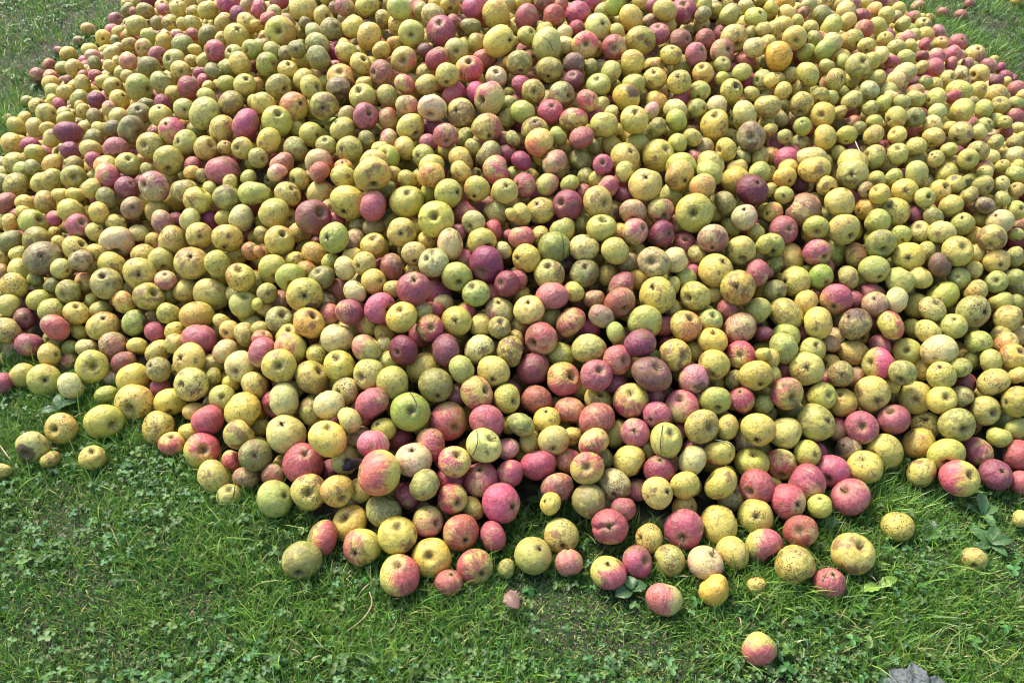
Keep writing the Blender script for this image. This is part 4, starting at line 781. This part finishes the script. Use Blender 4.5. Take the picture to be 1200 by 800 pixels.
print("mass verts", off)

# ------------------------------------------------------------------ grass, clover and litter
def leaf_material(name, rough=0.45, trans=0.25):
    m = NT(name); col = m.attr("ca")
    tc = m.n("ShaderNodeTexCoord").outputs["Object"]
    col = m.mix(m.ss(m.noise(tc, 260.0, 2.0), 0.3, 0.7, 0.0, 0.35), col, m.vm('MULTIPLY', col, (0.6, 0.65, 0.6)))
    m.set(m.b.inputs["Base Color"], col); m.b.inputs["Roughness"].default_value = rough
    m.b.inputs["Specular IOR Level"].default_value = 0.4
    tr = m.n("ShaderNodeBsdfTranslucent"); m.set(tr.inputs[0], col)
    mx = m.n("ShaderNodeMixShader"); mx.inputs[0].default_value = trans
    m.t.links.new(m.b.outputs[0], mx.inputs[1]); m.t.links.new(tr.outputs[0], mx.inputs[2])
    m.t.links.new(mx.outputs[0], m.t.nodes["Material Output"].inputs[0])
    return m.m
M_GRASS = leaf_material("grass_blade", 0.42, 0.3); M_CLOVER = leaf_material("clover_leaf", 0.5, 0.2); M_WEED = leaf_material("weed_leaf", 0.42, 0.15)
gr = np.random.default_rng(21)
def vnoise(X, Y, s, seed):
    g2 = np.random.default_rng(seed); v = np.zeros(np.shape(X))
    for k in range(7):
        w = g2.normal(size=2) * s; v = v + np.sin(X * w[0] + Y * w[1] + g2.uniform(0, 6.28))
    return v / 2.6
grassR = np.array([[POSA[i][0], POSA[i][1], RADA[i]] for i in range(NV) if sdi[i] < 0.12])
def scatter_ground(n, x0, x1, y0, y1, dens=None, clear=0.42, outer=False):
    X = gr.uniform(x0, x1, n); Y = gr.uniform(y0, y1, n)
    ok = grid(SD, X, Y) < 0.10
    px, py, zz = project(np.stack([X, Y, X * 0 + 0.02], 1))
    seen = (px > -260) & (px < 1460) & (py < 1050) & (zz > 0)
    ok &= ~seen if outer else seen
    X, Y = X[ok], Y[ok]
    if len(grassR):
        keep = np.ones(len(X), bool)
        for gx_, gy_, r_ in grassR: keep &= (X - gx_) ** 2 + (Y - gy_) ** 2 > (clear * r_) ** 2
        X, Y = X[keep], Y[keep]
    if dens is not None:
        k = gr.random(len(X)) < dens(X, Y); X, Y = X[k], Y[k]
    return X, Y
def bare(X, Y):            # worn, nearly bare soil at the far left and thin patches
    d = np.ones(np.shape(X))
    for (cx, cy, rx, ry) in BARE:
        d = d - 0.62 * np.exp(-(((X - cx) / rx) ** 2 + ((Y - cy) / ry) ** 2) ** 1.5)
    return np.clip(d, 0.06, 1)
BARE = []
for (x, y, wx, wy) in [(104, 20, 24, 22), (28, 72, 18, 12), (62, 57, 20, 8), (5, 95, 14, 10), (12, 18, 16, 10), (860, 600, 50, 20), (740, 590, 40, 14), (1005, 640, 25, 8), (1060, 640, 22, 10), (1100, 650, 30, 12)]:
    c0 = ground_at(x, y); c1 = ground_at(x + wx, y); c2 = ground_at(x, y - wy)
    BARE.append((c0[0], c0[1], abs(c1[0] - c0[0]), abs(c2[1] - c0[1])))
COLG = np.array([(0.085, 0.19, 0.022), (0.055, 0.135, 0.022), (0.14, 0.235, 0.03), (0.19, 0.26, 0.04), (0.045, 0.11, 0.03), (0.30, 0.27, 0.10), (0.42, 0.36, 0.18)])
def blades(X, Y, hmean, wmean, az0=None):
    n = len(X); pat = vnoise(X, Y, 9.0, 5); pat2 = vnoise(X, Y, 22.0, 8)
    Hh = np.clip(hmean * (1 + 0.30 * pat + 0.25 * pat2) * gr.lognormal(0, 0.32, n), 0.008, 0.085)
    az = gr.uniform(0, 6.283, n) + vnoise(X, Y, 14.0, 11) * 0.5; lean = gr.gamma(3.0, 0.24, n); wd = wmean * gr.uniform(0.6, 1.4, n)
    dx, dy = np.cos(az), np.sin(az); sx, sy = -dy, dx
    z0 = height_ground(X, Y) - 0.002
    rows = []; T_ = np.linspace(0, 1, 5)
    curl = gr.normal(0, 0.25, n)
    for t in T_:
        ang = lean * (0.35 + 0.9 * t)
        # integrate the bend
        s = np.linspace(0, t, 6)[:, None]; a_ = lean * (0.35 + 0.9 * s)
        hor = np.trapz(np.sin(a_), s, axis=0) if t > 0 else 0 * X; ver = np.trapz(np.cos(a_), s, axis=0) if t > 0 else 0 * X
        ox = dx * hor * Hh * 1.3 + sx * curl * t * t * Hh; oy = dy * hor * Hh * 1.3 + sy * curl * t * t * Hh
        w = wd * (1 - t ** 1.8) * 0.5 * (0.75 + 0.5 * t)
        zz = np.maximum(z0 + ver * Hh * 1.1, z0 + 0.0015 + 0.002 * t)
        rows.append(np.stack([np.stack([X + ox - sx * w, Y + oy - sy * w, zz], 1), np.stack([X + ox + sx * w, Y + oy + sy * w, zz + w * 0.5], 1)], 1))
    P = np.stack(rows, 1).reshape(n, 10, 3)
    b = np.arange(n)[:, None] * 10
    F = np.concatenate([b + np.array([[2 * k, 2 * k + 1, 2 * k + 3, 2 * k + 2]]) for k in range(4)], 0)
    pr = np.stack([1.3 + 0 * X, 0.9 - 0.5 * pat, 1.0 + 1.0 * np.clip(pat2, -0.8, 1), 0.55 + 0.8 * np.clip(pat2, 0, 1), 0.8 - 0.5 * pat, 0.20 + 0.25 * np.clip(-pat, 0, 1), 0.10 + 0.14 * np.clip(-pat, 0, 1)], 1)
    pr = np.clip(pr, 0.01, None); pr /= pr.sum(1, keepdims=True); u = gr.random(n)[:, None]
    ci = (u > np.cumsum(pr, 1)).sum(1).clip(0, 6)
    col = COLG[ci] * gr.uniform(0.7, 1.35, (n, 1)) * GRASS_GAIN
    return P.reshape(-1, 3), F, np.repeat(col, 10, 0)
GRASS_GAIN = np.array([1.32, 1.42, 1.5])
parts = []
X, Y = scatter_ground(300000, -1.75, 1.75, 0.62, 1.85, bare); parts.append(blades(X, Y, 0.019, 0.0026))
X, Y = scatter_ground(150000, -3.2, 3.2, 1.85, 3.4, bare); parts.append(blades(X, Y, 0.026, 0.0028))
X, Y = scatter_ground(210000, -4.2, 4.2, 3.4, 6.2, bare); parts.append(blades(X, Y, 0.030, 0.0038))
X, Y = scatter_ground(9000, -1.75, 1.75, 0.62, 1.85, bare); parts.append(blades(X, Y, 0.038, 0.0030))   # taller, wider blades that stand proud
X, Y = scatter_ground(150000, -3.6, 3.6, -0.6, 3.4, bare, outer=True); parts.append(blades(X, Y, 0.024, 0.0040))   # the lawn goes on beside and behind the camera
# tufts standing against the apples that lie in the grass
tx, ty = [], []
for gx_, gy_, r_ in grassR:
    k = int(gr.integers(22, 44)); an = gr.uniform(math.pi * 0.95, math.pi * 2.05, k); rr_ = r_ * gr.uniform(0.72, 1.15, k)
    tx.append(gx_ + np.cos(an) * rr_); ty.append(gy_ + np.sin(an) * rr_)
tx, ty = np.concatenate(tx), np.concatenate(ty); ok = (grid(SD, tx, ty) < 0.09); parts.append(blades(tx[ok], ty[ok], 0.030, 0.0026))
oV, oF, oC, o_ = [], [], [], 0
for v, f, c in parts: oV.append(v); oF.append(f + o_); oC.append(c); o_ += len(v)
me = make_mesh("grass", np.concatenate(oV), [np.concatenate(oF)], M_GRASS); setattr_vec(me, "ca", np.concatenate(oC))
tag(link("grass", me), "short green grass with dry blades round the foot of the heap", "grass", kind="stuff")
print("blades", o_ // 10)

def leaflets(X, Y, Zc, size, az, tilt, colr, wid=0.8, notch=0.12):
    """round, slightly folded leaflets: fan of 10 rim points round a mid rib"""
    n = len(X); k = 10; t = np.linspace(0, 2 * math.pi, k, endpoint=False)
    u = (0.5 + 0.5 * -np.cos(t)); v_ = np.sin(t) * 0.5 * wid
    u = u - notch * np.exp(-((t - math.pi) / 0.4) ** 2)
    U_ = u[None] * size[:, None]; Vv = v_[None] * size[:, None] * (0.8 + 0.4 * u[None])
    zf = np.abs(Vv) * 0.45 + U_ * np.sin(tilt)[:, None] - 0.30 * U_ * U_ / size[:, None]
    dx, dy = np.cos(az)[:, None], np.sin(az)[:, None]
    P = np.stack([X[:, None] + dx * U_ - dy * Vv, Y[:, None] + dy * U_ + dx * Vv, Zc[:, None] + zf], 2)
    cu = 0.5 * size; cz = Zc + cu * np.sin(tilt) - 0.3 * cu * cu / size
    Cn = np.stack([X + dx[:, 0] * cu, Y + dy[:, 0] * cu, cz], 1)[:, None]
    P = np.concatenate([P, Cn], 1); b = np.arange(n)[:, None] * (k + 1)
    F = np.concatenate([b + np.array([[j, (j + 1) % k, k]]) for j in range(k)], 0)
    return P.reshape(-1, 3), F, np.repeat(colr, k + 1, 0)
def clover(n, reg, s0):
    X, Y = scatter_ground(n, *reg, dens=lambda a, b: np.clip(0.42 + 0.6 * vnoise(a, b, 7.0, 33) + 0.4 * vnoise(a, b, 20., 34), 0.10, 1) * bare(a, b), clear=0.9)
    n = len(X); h = gr.uniform(0.008, 0.026, n); az = gr.uniform(0, 6.28, n); s = s0 * gr.choice([0.6, 0.85, 1.1, 1.5], n, p=[.3, .35, .25, .1]) * gr.uniform(0.8, 1.2, n)
    tx = gr.normal(0, 0.22, n); out = []
    base = np.array([(0.042, 0.108, 0.022)]) * gr.uniform(0.7, 1.4, (n, 1)) * np.stack([gr.uniform(0.8, 1.7, n), np.ones(n), gr.uniform(0.5, 1.5, n)], 1)
    for k in range(3):
        out.append(leaflets(X, Y, height_ground(X, Y) + h, s, az + k * 2.094 + gr.normal(0, 0.12, n), tx + gr.normal(0.05, 0.15, n), base * GRASS_GAIN))
    return out
L = clover(22000, (-1.75, 1.75, 0.62, 1.85), 0.0088) + clover(22000, (-3.4, 3.6, 1.85, 4.6), 0.0105)
oV, oF, oC, o_ = [], [], [], 0
for v, f, c in L: oV.append(v); oF.append(f + o_); oC.append(c); o_ += len(v)
me = make_mesh("clover", np.concatenate(oV), [np.concatenate(oF)], M_CLOVER); setattr_vec(me, "ca", np.concatenate(oC))
tag(link("clover", me), "low clover leaves spread through the grass", "clover", kind="stuff")

# broad-leaved weeds: one object each, its leaves as parts
def broad_leaf(L_, W_, g, wav=0.0, curl=0.3):
    nu, nv = 10, 6; P = []
    for a in np.linspace(0, 1, nu + 1):
        w = W_ * (math.sin(math.pi * min(a * 0.93 + 0.05, 1)) ** 0.75) * 0.5 * (1 + wav * math.sin(a * 19))
        for b in np.linspace(-1, 1, nv + 1):
            P.append((a * L_, b * w, L_ * (0.34 * a - curl * a * a) + abs(b) * w * 0.4 + 0.0012 * math.sin(a * 25 + b * 5) + 0.001 * math.cos(b * 9)))
    P = np.array(P); i = np.arange(nu)[:, None] * (nv + 1) + np.arange(nv)[None]; i = i.ravel()
    return P, np.stack([i, i + nv + 1, i + nv + 2, i + 1], 1)
def weed(px, py, leaves, label, col):
    g = np.random.default_rng(int(px * 7 + py)); c0 = ground_at(px, py, 0.006)
    e = bpy.data.objects.new("weed", None); sc.collection.objects.link(e); e.location = c0; tag(e, label, "weed", "broad-leaved weeds in the grass")
    for (az, L_, W_) in leaves:
        P, Q = broad_leaf(L_, W_, g, g.uniform(0, 0.12), g.uniform(0.25, 0.5))
        me = make_mesh("leaf", P, [Q], M_WEED); setattr_vec(me, "ca", np.tile(np.array(col) * g.uniform(0.8, 1.25), (len(P), 1)))
        o = link("leaf", me, e); o.rotation_euler = (g.normal(0, 0.15), -0.15, math.radians(az)); o.location = (0, 0, g.uniform(0.002, 0.012))
DG = (0.05, 0.12, 0.035); BG = (0.075, 0.155, 0.045)
weed(70, 483, [(100, .055, .030), (20, .045, .026), (200, .04, .024)], "weed with an upright pointed leaf between the outlying green apple and the rose-red one", DG)
weed(636, 590, [(70, .048, .034), (-20, .035, .028), (170, .035, .026)], "weed with a rounded bright leaf beside the tiny yellow apple", BG)
weed(1160, 640, [(60, .05, .026), (10, .042, .024), (130, .048, .026), (200, .04, .02), (-50, .035, .02), (95, .03, .018)], "wide flat dock weed above the small outlying yellow apple", BG)
weed(1150, 605, [(80, .05, .026), (150, .045, .024), (20, .04, .022), (-70, .035, .022)], "broad pale green weed growing behind the wide flat dock weed", BG)
weed(1092, 628, [(90, .035, .03), (200, .03, .026), (-40, .03, .024)], "small round-leaved weed between the lone yellow apple and the dock weed", DG)
weed(686, 604, [(60, .03, .026), (-30, .03, .026), (180, .03, .025)], "dark round-leaved weed beside the creased red apple", DG)
weed(740, 694, [(200, .035, .03), (20, .032, .028), (100, .03, .026)], "dark shiny weed between two pink apples at the bottom edge of the heap", DG)
weed(1030, 688, [(200, .038, .024), (20, .04, .022)], "bright yellow-green weed below the large yellow apple on the grass", (0.20, 0.32, 0.04))
weed(972, 620, [(150, .03, .026), (60, .028, .024)], "small grey-green weed beside the dusty red apple with a pit", DG)

# a fallen leaf, a curled dead leaf, stalks and straws
def single_leaf(name, label, cat, P, col, px, py, z, rot, rough=0.5):
    me = make_mesh(name, P[0], [P[1]], None); m = leaf_material(name + "_skin", rough, 0.05); me.materials.append(m)
    setattr_vec(me, "ca", np.tile(np.array(col), (len(P[0]), 1)))
    o = link(name, me); c0 = ground_at(px, py, z); o.location = c0; o.rotation_euler = [math.radians(a) for a in rot]
    mod = o.modifiers.new("thickness", 'SOLIDIFY'); mod.thickness = 0.0006
    tag(o, label, cat); return o
g = np.random.default_rng(3)
single_leaf("dead_leaf", "curled reddish brown dead leaf on the grass under the tiny olive apple", "leaf", broad_leaf(0.040, 0.032, g, 0.15, 0.6), (0.22, 0.12, 0.085), 594, 694, 0.03, (20, -10, -60))
def near_point(px, py, lift=0.002):
    best = None
    d = ray(px, py); 
    tb = 1e9
    for i in range(nin):
        oc = ORG - POSA[i]; b = oc @ d; a = d @ d; cc = oc @ oc - (RADA[i] * 1.0) ** 2; D = b * b - a * cc
        if D > 0:
            t = (-b - math.sqrt(D)) / a
            if 0 < t < tb: tb = t
    tg = (0.02 - CAM_H) / d[2]
    t = min(tb, tg); return ORG + (t - lift / np.linalg.norm(d)) * d
def strand(name, label, cat, pts, rad, col, group=None, lift=0.003):
    P = [near_point(x, y, lift) for x, y in pts]
    P = np.array(P); # smooth
    Ps = []
    for k in range(len(P) - 1):
        for t in np.linspace(0, 1, 5)[:-1]:
            p0, p1, p2, p3 = P[max(k - 1, 0)], P[k], P[k + 1], P[min(k + 2, len(P) - 1)]
            Ps.append(0.5 * ((2 * p1) + (-p0 + p2) * t + (2 * p0 - 5 * p1 + 4 * p2 - p3) * t * t + (-p0 + 3 * p1 - 3 * p2 + p3) * t ** 3))
    Ps.append(P[-1]); n = len(Ps)
    v, q, t = tube(Ps, [rad * (0.5 + 0.5 * math.sin(math.pi * (0.12 + 0.8 * k / n))) for k in range(n)], 6)
    me = make_mesh(name, v, [q, t], simple_mat(name + "_skin", tuple(c * 0.6 for c in col), col, 90.0))
    return tag(link(name, me), label, cat, group)
strand("dry_stalk", "curved dry tan stalk lying in the grass below the striped apples", "stalk", [(433, 693), (436, 705), (432, 716), (423, 727), (407, 739)], 0.0016, (0.36, 0.29, 0.13), lift=0.012)
DK = (0.06, 0.06, 0.035); TN = (0.50, 0.44, 0.26)
strand("grass_stalk", "long dark grass stalk bent down over two yellow apples in the middle of the heap", "stalk", [(657, 272), (660, 283), (661, 295), (659, 306), (655, 318), (650, 326)], 0.0009, DK)
strand("grass_stalk", "dark stalk hanging down the speckled green apple in the lower middle", "stalk", [(777, 497), (775, 508), (774, 520), (775, 532)], 0.0009, DK)
strand("grass_stalk", "thin dark twig curling over the pale spotted apple above the biggest pink one", "stalk", [(558, 503), (560, 515), (557, 527), (551, 537)], 0.0010, DK)
strand("straw", "pale straw stuck upright between yellow apples high on the slope", "straw", [(1002, 165), (1005, 172), (1009, 181)], 0.0016, TN)
strand("straw", "pale straw curved across the dark gap by the green apple high on the slope", "straw", [(380, 139), (390, 138), (396, 132), (400, 124), (405, 116)], 0.0011, TN)
strand("straw", "dry straw in the grass near the half-rotten apple", "straw", [(0, 522), (6, 530), (12, 538)], 0.0013, TN, lift=0.01)
strand("grass_stalk", "dark blade curved over the vivid green apple with a dark pit", "stalk", [(480, 459), (485, 466), (488, 474), (486, 482)], 0.0009, DK)
strand("grass_stalk", "thin dark stalk across the wide yellow-green apple near the top", "stalk", [(634, 43), (640, 46), (645, 52), (648, 60)], 0.0009, DK)
strand("straw", "pale blade lying between the grey-green and yellow apples in the lower middle", "straw", [(838, 515), (848, 517), (857, 521), (863, 527)], 0.0014, (0.30, 0.33, 0.22))
# dark purple fallen leaf and the green leaf under an apple
def leaf_between(name, label, pts2d, width, col, lift=0.004):
    c = [near_point(x, y, lift) for x, y in pts2d]; A_, B_ = c[0], c[-1]
    P = []; nu, nv = 10, 4; n = len(c)
    side = unit(np.cross(B_ - A_, FWD))
    for a in np.linspace(0, 1, nu + 1):
        f = a * (n - 1); k = min(int(f), n - 2); p = c[k] * (1 - (f - k)) + c[k + 1] * (f - k)
        w = width * 0.5 * math.sin(math.pi * min(0.04 + a * 0.94, 1)) ** 0.8
        for b in np.linspace(-1, 1, nv + 1): P.append(p + side * b * w - FWD * abs(b) * w * -0.3)
    i = (np.arange(nu)[:, None] * (nv + 1) + np.arange(nv)[None]).ravel()
    P = np.array(P); me = make_mesh(name, P, [np.stack([i, i + nv + 1, i + nv + 2, i + 1], 1)], leaf_material(name + "_skin", 0.35, 0.05))
    setattr_vec(me, "ca", np.tile(np.array(col), (len(P), 1))); o = link(name, me)
    o.modifiers.new("thickness", 'SOLIDIFY').thickness = 0.0008
    return tag(o, label, "leaf")
leaf_between("fallen_leaf", "dark purple leaf stuck on the green apple beside the biggest pale pink one", [(401, 550), (410, 544), (424, 539)], 0.024, (0.045, 0.025, 0.035))
leaf_between("fallen_leaf", "small dark green leaf between the red and orange apples in the middle of the heap", [(613, 317), (620, 322)], 0.012, (0.02, 0.04, 0.03))
leaf_between("fallen_leaf", "yellow-green leaf under the tan yellow apple high on the slope", [(362, 140), (376, 144), (393, 138)], 0.02, (0.28, 0.33, 0.08))
# crumpled grey-green leaf at the bottom edge
def crumpled(px, py):
    e = bpy.data.objects.new("crumpled_leaf", None); sc.collection.objects.link(e); c0 = ground_at(px, py, 0.012); e.location = c0; e.location.z -= 0.002; e.scale = (1.05, 1.05, 1.0)
    tag(e, "crumpled grey leaf lying in the grass, cut off by the bottom edge of the photo", "leaf")
    m = NT("withered_leaf"); tc = m.n("ShaderNodeTexCoord").outputs["Object"]; n = m.noise(tc, 120.0, 5.0, 0.7)
    m.bump(n, 0.8, 0.003); M = m.out(Base_Color=m.mix(m.ss(n, 0.35, 0.65), (0.03, 0.04, 0.036), (0.115, 0.135, 0.135)), Roughness=0.6)
    for (dx, dy, az, L_, W_, tl) in [(-.004, -.030, 118, .050, .040, -12), (.010, -.034, 92, .056, .036, -22), (.024, -.044, 62, .052, .030, -16), (-.022, -.036, 140, .045, .034, -6), (.004, -.060, 96, .055, .050, -28)]:
        P, Q = broad_leaf(L_, W_, g, 0.1, 0.6); P[:, 2] += 0.0035 * np.sin(P[:, 0] * 120 + P[:, 1] * 160) + 0.002 * np.abs(np.sin(P[:, 1] * 260))
        me = make_mesh("lobe", P, [Q], M); o = link("lobe", me, e); o.location = (dx, dy, 0.004); o.rotation_euler = (math.radians(tl * 0.6), math.radians(tl), math.radians(az))
        o.modifiers.new("thickness", 'SOLIDIFY').thickness = 0.0012
crumpled(1064, 794)
